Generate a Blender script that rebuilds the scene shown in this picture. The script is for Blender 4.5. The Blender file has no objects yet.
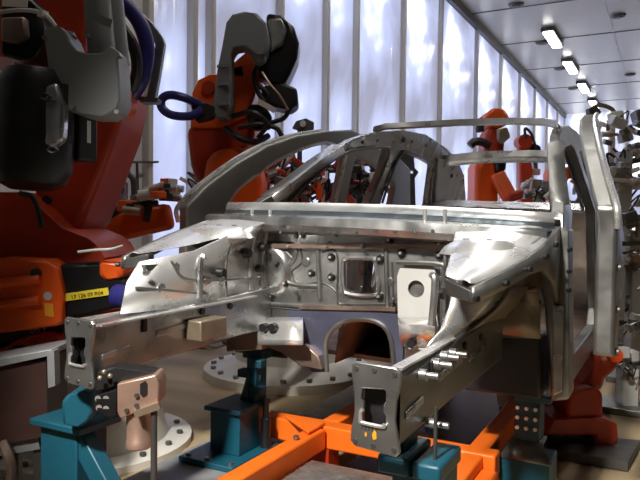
import bpy, bmesh, math, random
from mathutils import Vector as V, Matrix as M4
from mathutils.geometry import tessellate_polygon
C = bpy.context.scene
COL = C.collection
R = math.radians
# ------------------------------------------------------------------ camera
CAM = V((0, 0, 1.15)); FPX = 660.0; YAW = R(28); PITCH = -R(1.6); ROLL = R(0.7)
_f = V((-math.sin(YAW) * math.cos(PITCH), math.cos(YAW) * math.cos(PITCH), math.sin(PITCH)))
_r0 = V((math.cos(YAW), math.sin(YAW), 0)); _u0 = _r0.cross(_f)
_r = _r0 * math.cos(ROLL) + _u0 * math.sin(ROLL); _u = _u0 * math.cos(ROLL) - _r0 * math.sin(ROLL)
cam_d = bpy.data.cameras.new('camera'); cam = bpy.data.objects.new('camera', cam_d); COL.objects.link(cam)
cam.matrix_world = M4(((_r.x, _u.x, -_f.x, CAM.x), (_r.y, _u.y, -_f.y, CAM.y), (_r.z, _u.z, -_f.z, CAM.z), (0, 0, 0, 1)))
cam_d.sensor_width = 36; cam_d.lens = 36 * FPX / 640; cam_d.clip_start = 0.05; cam_d.clip_end = 300
C.camera = cam
# ------------------------------------------------------------------ world and exposure
w = bpy.data.worlds.new('daylight'); C.world = w; w.use_nodes = True
w.node_tree.nodes['Background'].inputs[0].default_value = (0.92, 0.94, 1.0, 1)
w.node_tree.nodes['Background'].inputs[1].default_value = 3.25
C.view_settings.view_transform = 'Standard'; C.view_settings.look = 'None'
C.view_settings.exposure = 0.0; C.view_settings.gamma = 1.0; C.view_settings.use_curve_mapping = False
LAMP = 30.0
LAMP_NEAR = 15.0
key_d = bpy.data.lights.new('added_key_spot', 'SPOT'); key_d.energy = 2300; key_d.spot_size = R(29); key_d.spot_blend = 0.35; key_d.shadow_soft_size = 0.22; key_d.color = (1.0, 0.95, 0.88)  # unseen spot added to brighten the engine bay
key = bpy.data.objects.new('added_key_spot', key_d); COL.objects.link(key); key.location = (-0.9, -1.9, 4.5)
key.rotation_euler = (V((-0.86, 2.0, 0.62)) - V(key.location)).to_track_quat('-Z', 'Y').to_euler()

def ray(u, v):
    return _f + _r * ((u - 320) / FPX) - _u * ((v - 240) / FPX)
def at(u, v, X=None, Y=None, Z=None, d=None, plane=None):
    """real point on the line of sight (u, v), on the given world plane or at the given distance"""
    q = ray(u, v)
    if d is not None: t = d
    elif X is not None: t = (X - CAM.x) / q.x
    elif Y is not None: t = (Y - CAM.y) / q.y
    elif Z is not None: t = (Z - CAM.z) / q.z
    else:
        p, n = plane; t = (V(p) - CAM).dot(V(n)) / q.dot(V(n))
    return CAM + q * t
def pix(p):
    q = V(p) - CAM; dd = q.dot(_f)
    return (320 + FPX * q.dot(_r) / dd, 240 - FPX * q.dot(_u) / dd, dd)

# ------------------------------------------------------------------ materials
MATS = {}
def mat(name, col, rough=0.5, metal=0.0, var=0.0, scale=6.0, bump=0.0, bscale=30.0, rvar=0.0, stretch=None, col2=None, coat=0.0, spec=0.5):
    m = bpy.data.materials.new(name); m.use_nodes = True; nt = m.node_tree; b = nt.nodes['Principled BSDF']
    b.inputs['Base Color'].default_value = (*col, 1); b.inputs['Roughness'].default_value = rough
    b.inputs['Metallic'].default_value = metal; b.inputs['Coat Weight'].default_value = coat
    b.inputs['Specular IOR Level'].default_value = spec
    tc = nt.nodes.new('ShaderNodeTexCoord'); mp = nt.nodes.new('ShaderNodeMapping')
    nt.links.new(tc.outputs['Object'], mp.inputs[0])
    if stretch: mp.inputs['Scale'].default_value = stretch
    if var or rvar or col2:
        n = nt.nodes.new('ShaderNodeTexNoise'); n.inputs['Scale'].default_value = scale; n.inputs['Detail'].default_value = 2.5
        nt.links.new(mp.outputs[0], n.inputs['Vector'])
        if var or col2:
            r = nt.nodes.new('ShaderNodeValToRGB'); r.color_ramp.elements[0].position = 0.3; r.color_ramp.elements[1].position = 0.7
            c2 = col2 or tuple(min(1, c * (1 + var)) for c in col); c1 = col if col2 else tuple(c * (1 - var) for c in col)
            r.color_ramp.elements[0].color = (*c1, 1); r.color_ramp.elements[1].color = (*c2, 1)
            nt.links.new(n.outputs[0], r.inputs[0]); nt.links.new(r.outputs[0], b.inputs['Base Color'])
        if rvar:
            mr = nt.nodes.new('ShaderNodeMapRange'); mr.inputs[1].default_value = 0.3; mr.inputs[2].default_value = 0.7
            mr.inputs[3].default_value = max(0.02, rough - rvar); mr.inputs[4].default_value = rough + rvar
            nt.links.new(n.outputs[0], mr.inputs[0]); nt.links.new(mr.outputs[0], b.inputs['Roughness'])
    if bump:
        n2 = nt.nodes.new('ShaderNodeTexNoise'); n2.inputs['Scale'].default_value = bscale; n2.inputs['Detail'].default_value = 1
        bp = nt.nodes.new('ShaderNodeBump'); bp.inputs['Strength'].default_value = bump; bp.inputs['Distance'].default_value = 0.02
        nt.links.new(mp.outputs[0], n2.inputs['Vector']); nt.links.new(n2.outputs[0], bp.inputs['Height']); nt.links.new(bp.outputs[0], b.inputs['Normal'])
    MATS[name] = m; return m
def emis(name, col, s):
    m = bpy.data.materials.new(name); m.use_nodes = True; b = m.node_tree.nodes['Principled BSDF']
    b.inputs['Base Color'].default_value = (0.8, 0.8, 0.8, 1)
    b.inputs['Emission Color'].default_value = (*col, 1); b.inputs['Emission Strength'].default_value = s; return m

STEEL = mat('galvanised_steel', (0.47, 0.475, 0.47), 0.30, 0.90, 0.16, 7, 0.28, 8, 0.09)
STEELB = mat('bright_lit_steel', (0.84, 0.84, 0.83), 0.30, 0.78, 0.08, 8, 0.15, 9, 0.06)  # paler copy of the steel with highlights put into its colour
STEELD = mat('dull_shaded_steel', (0.26, 0.26, 0.25), 0.40, 0.85, 0.15, 9, 0.15, 12, 0.1)  # darker steel, doubles as painted shade on the car's right side
STEELX = mat('primed_dark_steel', (0.10, 0.10, 0.095), 0.45, 0.6, 0.2, 8, 0.1, 12)
LINER = mat('brown_arch_steel', (0.27, 0.235, 0.19), 0.45, 0.7, 0.2, 5, 0.2, 14)  # dark brown-grey steel of the wheel arches
GUTTER = mat('cool_grey_steel', (0.20, 0.235, 0.26), 0.3, 0.85, 0.25, 9, 0.25, 14)
BLUEFILM = mat('bluish_steel', (0.15, 0.16, 0.24), 0.42, 0.7, 0.15, 7, 0.1, 12)
RUSTY = mat('brownish_steel', (0.30, 0.22, 0.18), 0.45, 0.7, 0.3, 9)
ORANGE = mat('orange_paint', (0.78, 0.10, 0.008), 0.38, 0, 0.10, 4, 0, 1, 0.05)
ORANGEB = mat('orange_beam_paint', (0.92, 0.17, 0.012), 0.42, 0, 0.08, 7)
REDOR = mat('shaded_red_orange', (0.42, 0.035, 0.007), 0.42, 0, 0.15, 5)  # orange darkened as painted shade on robots; plain red-orange elsewhere
GREYP = mat('grey_moulded_plastic', (0.18, 0.192, 0.195), 0.42, 0, 0.05, 3)
GREYL = mat('light_grey_paint', (0.55, 0.55, 0.53), 0.5, 0.1, 0.08, 5)
BLACK = mat('black_rubber', (0.012, 0.012, 0.013), 0.45)
BLACKM = mat('black_motor_casing', (0.010, 0.010, 0.011), 0.34, 0, 0.2, 12, spec=0.35)
BLUE = mat('blue_hose', (0.022, 0.022, 0.16), 0.4)
TEAL = mat('teal_paint', (0.008, 0.085, 0.13), 0.42, 0, 0.12, 6)
TEALD = mat('teal_paint_worn', (0.01, 0.06, 0.09), 0.5, 0, 0.3, 12)
COPPER = mat('copper_toned_metal', (0.55, 0.36, 0.28), 0.4, 0.7, 0.12, 12)
BRASS = mat('brassy_metal', (0.40, 0.33, 0.24), 0.4, 0.7, 0.15, 10)
WHITE = mat('white_paint', (0.70, 0.68, 0.62), 0.5, 0, 0.08, 5)
YELLOW = mat('yellow_label', (0.80, 0.62, 0.03), 0.5)
AMBER = mat('amber_sticker', (0.85, 0.36, 0.02), 0.5)
INK = mat('label_ink', (0.10, 0.07, 0.01), 0.6)
PALE = mat('pale_print', (0.7, 0.65, 0.6), 0.6)
PALLET = mat('grey_pallet_paint', (0.30, 0.31, 0.32), 0.5, 0.2, 0.15, 8)
TREAD = mat('tread_plate_metal', (0.34, 0.32, 0.30), 0.38, 0.7, 0.2, 14)
GRATE = mat('ribbed_walkway_metal', (0.50, 0.48, 0.42), 0.5, 0.4, 0.2, 10)
PINK = mat('pinkish_beige_paint', (0.62, 0.52, 0.45), 0.5, 0.1, 0.2, 9)
FLOOR = mat('worn_floor', (0.25, 0.185, 0.105), 0.62, 0, 0, 1.1, 0.03, 14, 0, (0.5, 2.2, 1), (0.50, 0.38, 0.23), spec=0.25)
CEIL = mat('ceiling_panels', (0.41, 0.40, 0.37), 0.30, 0.1, 0.05, 0.7)
CEILD = mat('ceiling_rail', (0.08, 0.08, 0.08), 0.5)
WALLW = mat('white_wall_panels', (0.72, 0.73, 0.75), 0.35, 0, 0.05, 1.2)
WALLD = mat('dark_wall_cladding', (0.05, 0.05, 0.055), 0.5)
MULL = mat('mullion_paint', (0.52, 0.50, 0.46), 0.45, 0.1)
TRAY = mat('dark_brown_plate', (0.05, 0.028, 0.018), 0.35, 0.3, 0.5, 4)
TUNNEL = mat('dark_brown_steel', (0.11, 0.07, 0.05), 0.4, 0.6, 0.3, 6)
CABIN = mat('cabinet_paint', (0.07, 0.035, 0.03), 0.4, 0.1, 0.4, 3)
TUBE = emis('lamp_tube', (1.0, 0.97, 0.9), LAMP)
TUBEN = emis('lamp_tube_near', (1.0, 0.95, 0.88), LAMP_NEAR)

def pane_mat():
    m = bpy.data.materials.new('frosted_pane'); m.use_nodes = True; nt = m.node_tree; nt.nodes.clear()
    o = nt.nodes.new('ShaderNodeOutputMaterial'); mx = nt.nodes.new('ShaderNodeMixShader'); mx.inputs[0].default_value = 0.13
    t = nt.nodes.new('ShaderNodeBsdfTranslucent'); g = nt.nodes.new('ShaderNodeBsdfGlossy'); g.inputs['Roughness'].default_value = 0.16
    g.inputs[0].default_value = (0.9, 0.9, 1, 1)
    tc = nt.nodes.new('ShaderNodeTexCoord'); mp = nt.nodes.new('ShaderNodeMapping'); mp.inputs['Scale'].default_value = (1, 0.55, 0.42)
    n = nt.nodes.new('ShaderNodeTexNoise'); n.inputs['Scale'].default_value = 1.0; n.inputs['Detail'].default_value = 4; n.inputs['Distortion'].default_value = 0.3
    r = nt.nodes.new('ShaderNodeValToRGB'); e = r.color_ramp.elements
    e[0].position = 0.34; e[0].color = (0.40, 0.40, 0.45, 1); e[1].position = 0.60; e[1].color = (0.95, 0.95, 0.96, 1)  # pale patches paint glare into the pane colour
    x = r.color_ramp.elements.new(0.5); x.color = (0.53, 0.555, 0.66, 1)
    mp2 = nt.nodes.new('ShaderNodeMapping'); mp2.inputs['Scale'].default_value = (1, 7, 0.5)
    n2 = nt.nodes.new('ShaderNodeTexNoise'); n2.inputs['Scale'].default_value = 1.2; n2.inputs['Detail'].default_value = 2
    b = nt.nodes.new('ShaderNodeBump'); b.inputs['Strength'].default_value = 0.2; b.inputs['Distance'].default_value = 0.05
    L = nt.links.new
    L(tc.outputs['Object'], mp.inputs[0]); L(mp.outputs[0], n.inputs['Vector']); L(n.outputs[0], r.inputs[0]); L(r.outputs[0], t.inputs[0])
    L(tc.outputs['Object'], mp2.inputs[0]); L(mp2.outputs[0], n2.inputs['Vector']); L(n2.outputs[0], b.inputs['Height']); L(b.outputs[0], g.inputs['Normal'])
    L(t.outputs[0], mx.inputs[1]); L(g.outputs[0], mx.inputs[2]); L(mx.outputs[0], o.inputs[0]); return m
PANE = pane_mat()

# ------------------------------------------------------------------ mesh builder
def off(o):
    v = V((0, 0, 0))
    while o is not None: v += o.location; o = o.parent
    return v
class MB:
    def __init__(s): s.bm = bmesh.new()
    def quadmesh(s, vs, fs):
        bv = [s.bm.verts.new(v) for v in vs]
        for f in fs:
            try: s.bm.faces.new([bv[i] for i in f])
            except ValueError: pass
        return s
    def box(s, c, size, rot=None):
        c = V(c); sx, sy, sz = [k / 2 for k in size]
        pts = [V((x, y, z)) for x in (-sx, sx) for y in (-sy, sy) for z in (-sz, sz)]
        if rot is not None: pts = [rot @ p for p in pts]
        return s.quadmesh([c + p for p in pts], [(0, 1, 3, 2), (4, 6, 7, 5), (0, 4, 5, 1), (2, 3, 7, 6), (0, 2, 6, 4), (1, 5, 7, 3)])
    def bar(s, p0, p1, w, h, up=(0, 0, 1), w2=None, h2=None):
        p0, p1 = V(p0), V(p1); d = (p1 - p0).normalized(); up = V(up)
        if abs(d.dot(up)) > 0.98: up = V((0, 1, 0))
        a = d.cross(up).normalized(); b = a.cross(d).normalized(); w2 = w2 or w; h2 = h2 or h
        vs = [p0 + a * (x * w / 2) + b * (y * h / 2) for x, y in ((-1, -1), (1, -1), (1, 1), (-1, 1))] + \
             [p1 + a * (x * w2 / 2) + b * (y * h2 / 2) for x, y in ((-1, -1), (1, -1), (1, 1), (-1, 1))]
        return s.quadmesh(vs, [(3, 2, 1, 0), (4, 5, 6, 7), (0, 1, 5, 4), (1, 2, 6, 5), (2, 3, 7, 6), (3, 0, 4, 7)])
    def lathe(s, p0, p1, prof, n=20, cap=True):
        """prof: list of (fraction along p0-p1, radius)"""
        p0, p1 = V(p0), V(p1); d = (p1 - p0); ax = d.normalized()
        a = ax.cross(V((0, 0, 1)) if abs(ax.z) < 0.9 else V((1, 0, 0))).normalized(); b = ax.cross(a)
        vs, fs = [], []
        for t, r in prof:
            for k in range(n):
                th = 2 * math.pi * k / n; vs.append(p0 + d * t + (a * math.cos(th) + b * math.sin(th)) * r)
        for i in range(len(prof) - 1):
            for k in range(n): fs.append((i * n + k, i * n + (k + 1) % n, (i + 1) * n + (k + 1) % n, (i + 1) * n + k))
        if cap:
            fs.append(tuple(range(n - 1, -1, -1))); fs.append(tuple((len(prof) - 1) * n + k for k in range(n)))
        return s.quadmesh(vs, fs)
    def cyl(s, p0, p1, r, r2=None, n=16): return s.lathe(p0, p1, [(0, r), (1, r if r2 is None else r2)], n)
    def tube(s, pts, r, n=8, seg=6, r2=None):
        pts = [V(p) for p in pts]; path = []
        P = [pts[0] * 2 - pts[1]] + pts + [pts[-1] * 2 - pts[-2]]
        for i in range(1, len(P) - 2):
            for k in range(seg):
                t = k / seg; a, b, c, d = P[i - 1], P[i], P[i + 1], P[i + 2]
                path.append(0.5 * ((2 * b) + (c - a) * t + (2 * a - 5 * b + 4 * c - d) * t * t + (3 * b - a - 3 * c + d) * t ** 3))
        path.append(pts[-1]); vs, fs = [], []; ref = None; N = len(path)
        for i, p in enumerate(path):
            d = (path[min(i + 1, N - 1)] - path[max(i - 1, 0)]).normalized()
            if ref is None: ref = d.cross(V((0.3, 0.2, 1))).normalized()
            ref = (ref - d * ref.dot(d)).normalized(); b = d.cross(ref)
            rr = r if r2 is None else r + (r2 - r) * i / (N - 1)
            for k in range(n):
                th = 2 * math.pi * k / n; vs.append(p + (ref * math.cos(th) + b * math.sin(th)) * rr)
        for i in range(N - 1):
            for k in range(n): fs.append((i * n + k, i * n + (k + 1) % n, (i + 1) * n + (k + 1) % n, (i + 1) * n + k))
        fs.append(tuple(range(n - 1, -1, -1))); fs.append(tuple((N - 1) * n + k for k in range(n)))
        return s.quadmesh(vs, fs)
    def slab(s, outer, vec, holes=()):
        """solid plate: 3-D outline (and hole outlines) extruded by vec"""
        loops = [[V(p) for p in outer]] + [[V(p) for p in h] for h in holes]; vec = V(vec)
        flat = [p for l in loops for p in l]; tris = tessellate_polygon(loops); n = len(flat)
        vs = flat + [p + vec for p in flat]; fs = [tuple(t) for t in tris] + [tuple(i + n for i in reversed(t)) for t in tris]
        b = 0
        for l in loops:
            m = len(l)
            for k in range(m): fs.append((b + k, b + (k + 1) % m, b + (k + 1) % m + n, b + k + n))
            b += m
        return s.quadmesh(vs, fs)
    def loft(s, rows):
        n = len(rows[0]); vs = [V(p) for r in rows for p in r]
        fs = [(i * n + k, i * n + k + 1, (i + 1) * n + k + 1, (i + 1) * n + k) for i in range(len(rows) - 1) for k in range(n - 1)]
        return s.quadmesh(vs, fs)
    def ball(s, c, r, n=14, sc=(1, 1, 1)):
        c = V(c); prof = [(math.pi * i / 8) for i in range(9)]; vs, fs = [], []
        for t in prof:
            for k in range(n):
                th = 2 * math.pi * k / n
                vs.append(c + V((math.sin(t) * math.cos(th) * sc[0], math.sin(t) * math.sin(th) * sc[1], -math.cos(t) * sc[2])) * r)
        for i in range(8):
            for k in range(n): fs.append((i * n + k, i * n + (k + 1) % n, (i + 1) * n + (k + 1) % n, (i + 1) * n + k))
        return s.quadmesh(vs, fs)
    def build(s, name, m, parent=None, bevel=0.0, thick=0.0, sub=0, angle=35, seg=2):
        bmesh.ops.remove_doubles(s.bm, verts=s.bm.verts, dist=1e-6)
        bmesh.ops.recalc_face_normals(s.bm, faces=s.bm.faces)
        me = bpy.data.meshes.new(name)
        if parent is not None: o0 = off(parent)
        else:
            xs = [v.co for v in s.bm.verts]
            o0 = V(((min(p.x for p in xs) + max(p.x for p in xs)) / 2, (min(p.y for p in xs) + max(p.y for p in xs)) / 2, min(p.z for p in xs)))
        bmesh.ops.translate(s.bm, verts=s.bm.verts, vec=-o0)
        s.bm.to_mesh(me); s.bm.free(); me.materials.append(m)
        for p in me.polygons: p.use_smooth = True
        if not sub: me.set_sharp_from_angle(angle=R(angle))
        o = bpy.data.objects.new(name, me); COL.objects.link(o)
        if parent is not None: o.parent = parent
        else: o.location = o0
        if thick:
            q = o.modifiers.new('solid', 'SOLIDIFY'); q.thickness = thick; q.offset = 0
        if sub:
            q = o.modifiers.new('sub', 'SUBSURF'); q.levels = sub; q.render_levels = sub
        if bevel:
            q = o.modifiers.new('bevel', 'BEVEL'); q.width = bevel; q.segments = seg; q.limit_method = 'ANGLE'; q.angle_limit = R(40)
        return o
def tag(o, label, cat, group=None, kind=None):
    if label: o['label'] = label
    if cat: o['category'] = cat
    if group: o['group'] = group
    if kind: o['kind'] = kind
    return o
def thing(name, loc, label, cat, group=None):
    o = bpy.data.objects.new(name, None); COL.objects.link(o); o.location = V(loc); o.empty_display_size = 0.1
    return tag(o, label, cat, group)
def struct(o): o['kind'] = 'structure'; return o
def text(s, name, parent, m, origin, xdir, up, size, depth=0.0008):
    cu = bpy.data.curves.new(name, 'FONT'); cu.body = s; cu.size = size; cu.extrude = depth; cu.align_x = 'LEFT'
    t = bpy.data.objects.new(name, cu); COL.objects.link(t); bpy.context.view_layer.update()
    me = bpy.data.meshes.new_from_object(t.evaluated_get(bpy.context.evaluated_depsgraph_get()))
    bpy.data.objects.remove(t); bpy.data.curves.remove(cu)
    x = V(xdir).normalized(); y = (V(up) - x * V(up).dot(x)).normalized(); z = x.cross(y); o0 = V(origin) - off(parent)
    for v in me.vertices: v.co = o0 + x * v.co.x + y * v.co.y + z * v.co.z
    me.materials.clear(); me.materials.append(m); o = bpy.data.objects.new(name, me); COL.objects.link(o); o.parent = parent; return o
def circle(c, r, a, b, n=20): return [V(c) + V(a) * (r * math.cos(2 * math.pi * k / n)) + V(b) * (r * math.sin(2 * math.pi * k / n)) for k in range(n)]
def lerp(a, b, t): return V(a) * (1 - t) + V(b) * t

# ================================================================== SETTING
XL, ZC, XR, YB, YE = -4.6, 6.34, 9.0, -6.0, 33.0
struct(MB().box(((XL + XR) / 2, (YB + YE) / 2, -0.05), (XR - XL + 0.4, YE - YB + 0.4, 0.1)).build('floor', FLOOR))
struct(MB().box(((XL + XR) / 2, (YB + YE) / 2, ZC + 0.1), (XR - XL + 0.4, YE - YB + 0.4, 0.2)).build('ceiling', CEIL))
def ceil_line(n, p0, p1, wd, m=CEILD, h=0.012): struct(MB().bar(p0, p1, wd, h).build('trim_%d' % n, m))
k = 1
for y in (9.5, 13, 16.3, 19.5, 23, 26.5, 30):
    ceil_line(k, (XL, y, ZC - 0.006), (XR, y, ZC - 0.006), 0.05, CEILD); k += 1
for x in (-1.5, 0.1, 1.7):
    ceil_line(k, (x, YB, ZC - 0.004), (x, YE, ZC - 0.004), 0.035, GREYL, 0.008); k += 1
ceil_line(k, (XL + 0.06, YB, ZC - 0.09), (XL + 0.06, YE, ZC - 0.09), 0.12, CEILD, 0.18); k += 1
def yw(u): return -XL / math.tan(YAW - math.atan((u - 320) / FPX))
mul = [4.95] + [yw(u) for u in (189, 207, 276, 322, 352, 399, 436, 472)]
while mul[-1] < YE - 2.5: mul.append(mul[-1] + 2.75)
wl = struct(MB().box((XL - 0.1, (YB + mul[0]) / 2, ZC / 2), (0.2, mul[0] - YB, ZC)).build('wall_left', WALLW))
for y in mul:
    struct(MB().box((XL, y, ZC / 2), (0.16, 0.075, ZC)).build('trim_%d' % k, MULL, bevel=0.01)); k += 1
ys = mul + [YE]
for i in range(len(ys) - 1):
    o = MB().box((XL - 0.02, (ys[i] + ys[i + 1]) / 2, ZC / 2), (0.012, ys[i + 1] - ys[i] - 0.07, ZC - 0.02)).build('window_%d' % (i + 1), PANE)
    struct(o)
    o.location.y += 0  # pane stands between its two mullions
struct(MB().box(((XL + XR) / 2, YE + 0.1, 0.4), (XR - XL, 0.2, 0.8)).build('wall_back', WALLW))
for j in range(5):
    xa = XL + (XR - XL) * j / 5; xb = XL + (XR - XL) * (j + 1) / 5
    struct(MB().box(((xa + xb) / 2, YE + 0.08, (0.8 + ZC) / 2), (xb - xa - 0.08, 0.012, ZC - 0.82)).build('window_%d' % (60 + j), PANE))
    struct(MB().box((xa, YE + 0.06, ZC / 2), (0.1, 0.14, ZC)).build('trim_%d' % (80 + j), MULL))
struct(MB().box((XR + 0.1, (YB + YE) / 2, ZC / 2), (0.2, YE - YB, ZC)).build('wall_right', WALLD))
struct(MB().box(((XL + XR) / 2, YB - 0.1, ZC / 2), (XR - XL, 0.2, ZC)).build('wall_front', WALLD))
# pipe rail on the white wall at the left
pr = thing('wall_pipe', (XL + 0.1, 4.2, 1.4), 'thin dark pipe with one post on the white wall beside the front robot', 'pipe')
MB().tube([at(100, 161, X=XL + 0.1), at(125, 162, X=XL + 0.1), at(158, 162, X=XL + 0.1)], 0.012).build('pipe', STEELX, pr)
MB().cyl(at(137, 162, X=XL + 0.1), at(138, 200, X=XL + 0.1), 0.014).build('post', STEELX, pr)

# ------------------------------------------------------------------ ceiling lamps
def lamp(x, y, label, near=False, group='ceiling strip lamps in the row along the window wall', L=1.65, wd=0.24):
    t = thing('ceiling_lamp', (x, y, ZC), label, 'lamp', group)
    MB().box((x, y, ZC - 0.06), (wd + 0.1, L + 0.12, 0.10)).build('housing', CEILD, t, bevel=0.01)
    MB().box((x, y, ZC - 0.125), (wd, L, 0.045)).build('diffuser', TUBEN if near else TUBE, t, bevel=0.01)
ys_l = [19.1 + 3.65 * i for i in range(4)]
nm = ['nearest and largest lit strip lamp of the ceiling row', 'second lit strip lamp of the ceiling row, behind the largest', 'third lit strip lamp along the ceiling row', 'farthest lit strip lamp of the ceiling row']
for y, s in zip(ys_l, nm): lamp(-3.0, y, s)
LP = [(-0.9, 1.4), (-0.9, 3.4), (-0.9, 5.6), (-2.6, 8.4), (-2.6, 12), (1.8, 11), (4.6, 17), (4.6, 24)]
for x, y in LP: lamp(x, y, 'lit ceiling strip lamp above the cell, outside the picture', True, 'ceiling strip lamps over the cell', 1.7, 0.4)
for i, (u, v) in enumerate([(516, 4), (618, 15), (542, 42), (560, 68), (630, 74), (573, 88)]):
    p = at(u, v, Z=ZC); t = thing('ceiling_vent', p, ['round dark ceiling vent left of the nearest strip lamp', 'round dark ceiling vent at the top right of the picture', 'round dark ceiling vent left of the second strip lamp', 'round dark ceiling vent left of the third strip lamp', 'round dark ceiling vent right of the lamp row, beside the picture edge', 'smallest round dark ceiling vent, left of the fourth strip lamp'][i], 'vent', 'round dark ceiling vents')
    MB().lathe(p, p - V((0, 0, 0.05)), [(0, 0.19), (1, 0.16)], 18).build('rim', CEILD, t)
    MB().lathe(p - V((0, 0, 0.05)), p - V((0, 0, 0.065)), [(0, 0.12), (1, 0.10)], 18).build('grille', BLACK, t)

# ================================================================== CAR BODY
CX = -1.12
def c(x, y, z): return V((x + CX, y, z - 0.03 * x))
car = thing('car_body', (CX, 3.4, 0.5), 'bare unpainted steel car body without doors, bonnet or roof, held on stands', 'car body')

# --- firewall with holes (faces the camera, at Y = 2.5)
FY = 2.5
def fw(u, v): return at(u, v, Y=FY)
outer = [c(-0.70, FY, 1.15), c(0.70, FY, 1.15), c(0.70, FY, 1.05), c(0.43, FY, 1.02), c(0.43, FY, 0.62), c(0.30, FY, 0.62), c(0.28, FY, 0.52)]
outer += [fw(393, 366), fw(390, 340), fw(382, 325), fw(368, 319), fw(345, 320), fw(332, 327), fw(325, 342), fw(322, 366)]
outer += [c(-0.30, FY, 0.53), c(-0.34, FY, 0.64), c(-0.70, FY, 0.64)]
rh = [fw(349, 258), fw(372, 259), fw(377, 264), fw(379, 288), fw(374, 295), fw(352, 294), fw(345, 288), fw(344, 264)]
fwall = MB().slab(outer, (0, 0.012, 0), [rh]).build('firewall', STEEL, car)
rim = MB(); rr = [p + V((0, -0.012, 0)) for p in rh]; rim.tube(rr + [rr[0], rr[1]], 0.009, 6, 4); rim.build('opening_rim', STEEL, fwall)
# pressed ribs and swages on the firewall
def ribs(lines, y, r, name, m, par):
    for l in lines: MB().tube([at(u, v, Y=y) for u, v in l], r, 8, 5).build(name, m, par)
ribs([[(248, 246), (262, 244), (290, 244), (296, 252), (292, 262), (284, 268), (285, 280), (298, 285), (318, 286)],
      [(242, 262), (250, 290), (262, 302), (300, 306), (345, 308), (396, 312)],
      [(318, 250), (320, 300)], [(386, 248), (388, 308)], [(445, 250), (447, 318)]], FY - 0.002, 0.011, 'rib', STEELD, fwall)
MB().tube([at(232, 250, Y=FY - 0.03), at(240, 272, Y=FY - 0.03), at(252, 290, Y=FY - 0.03), at(261, 305, Y=FY - 0.03)], 0.012).build('harness', BLACK, fwall)
for gx in [(257, 258), (266, 269), (286, 283), (312, 273), (332, 257), (332, 277), (381, 259), (380, 296), (390, 240), (402, 253), (440, 255), (440, 244), (290, 246), (350, 308), (272, 296)]:
    p = fw(*gx); g = MB().lathe(p, p - V((0, 0.018, 0)), [(0, 0.017), (0.6, 0.017), (1, 0.012)], 14).build('grommet', BLACK, fwall); MB().cyl(p, p - V((0, 0.024, 0)), 0.006, n=8).build('grommet_stud', STEELB, fwall)
for gx in [(300, 292), (280, 262), (395, 300), (366, 246), (300, 236), (340, 234), (375, 233)]:
    p = fw(*gx); MB().lathe(p - V((0, 0.03, 0)), p - V((0, 0.04, 0)), [(0, 0.012), (1, 0.009)], 12).build('stud', STEELX, fwall)
ribs([[(244, 246), (241, 262), (248, 288), (258, 304), (300, 310)], [(300, 245), (302, 262), (292, 272), (300, 284), (322, 283), (336, 292), (338, 304)],
      [(392, 262), (394, 312)], [(452, 240), (450, 262), (446, 300)], [(262, 252), (282, 250), (292, 258)], [(322, 252), (334, 250), (338, 262), (338, 300), (350, 304), (386, 304)]], FY - 0.001, 0.0045, 'seam', STEELX, fwall)
for gx, r_ in (((283, 268), 0.03), ((306, 262), 0.022), ((390, 282), 0.02), ((330, 244), 0.014)):
    p = fw(*gx); MB().lathe(p, p - V((0, 0.008, 0)), [(0, r_), (0.6, r_ * 0.95), (1, r_ * 0.75)], 18).build('dimple', STEELD, fwall)
# raised panel areas: round booster seat on the left, ribbed frame on the right
cc = fw(268, 270); MB().lathe(cc, cc - V((0, 0.022, 0)), [(0, 0.125), (0.8, 0.11), (1, 0.095)], 28).build('booster_seat', STEEL, fwall)
# lower toe board with bluish film, arching over the tunnel
y2 = FY - 0.02
arch = [(327, 372), (326, 342), (334, 328), (347, 321), (368, 320), (383, 326), (391, 341), (394, 372)]
ob = [at(u, v, Y=y2) for u, v in [(288, 311), (330, 309), (398, 314), (403, 350), (402, 372)] + arch[::-1] + [(312, 372), (290, 345)]]
toe = MB().slab(ob, (0, 0.008, 0)).build('toe_board', BLUEFILM, car); toe['label'] = 'bluish filmed panel arched over the tunnel'
MB().tube([at(u, v, Y=y2 - 0.006) for u, v in arch], 0.010).build('tunnel_lip', STEELD, toe)
# brownish seam strip along the top of the firewall
MB().bar(at(232, 246, Y=FY - 0.012), at(445, 246, Y=FY - 0.012), 0.02, 0.02).build('seam_strip', RUSTY, fwall)
MB().bar(at(300, 307, Y=FY - 0.02), at(396, 309, Y=FY - 0.02), 0.02, 0.016).build('seam_strip', RUSTY, fwall)
# bracket plate with a round hole
by = FY - 0.045
bo = [(400, 268), (434, 270), (437, 276), (436, 310), (438, 326), (434, 344), (425, 350), (409, 349), (401, 340), (398, 322), (397, 276)]
hc = at(416, 289, Y=by)
bp = MB().slab([at(u, v, Y=by) for u, v in bo], (0, 0.010, 0), [circle(hc, 0.034, (1, 0, 0), (0, 0, 1), 22)]).build('cover_plate', GREYL, fwall)
bp['label'] = 'light grey cover plate with a round hole'
MB().box(hc + V((0, 0.04, 0)), (0.12, 0.04, 0.2)).build('backing', STEELD, bp)
MB().loft([[at(u, v, Y=by - dy) for u in (398 + a, 417, 436 - a)] for v, dy, a in ((318, 0.004, 0), (325, 0.05, 1), (333, 0.05, 1), (346, 0.005, 4))]).build('step', STEELB, bp, thick=0.006)
p = at(413, 343, Y=by - 0.02); MB().cyl(p, p - V((0, 0.03, 0)), 0.016).build('bolt', BLACK, bp)
MB().tube([at(397, 262, Y=by), at(438, 264, Y=by), at(443, 272, Y=by), at(444, 320, Y=by)], 0.010).build('frame_bead', STEELD, bp)

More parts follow.
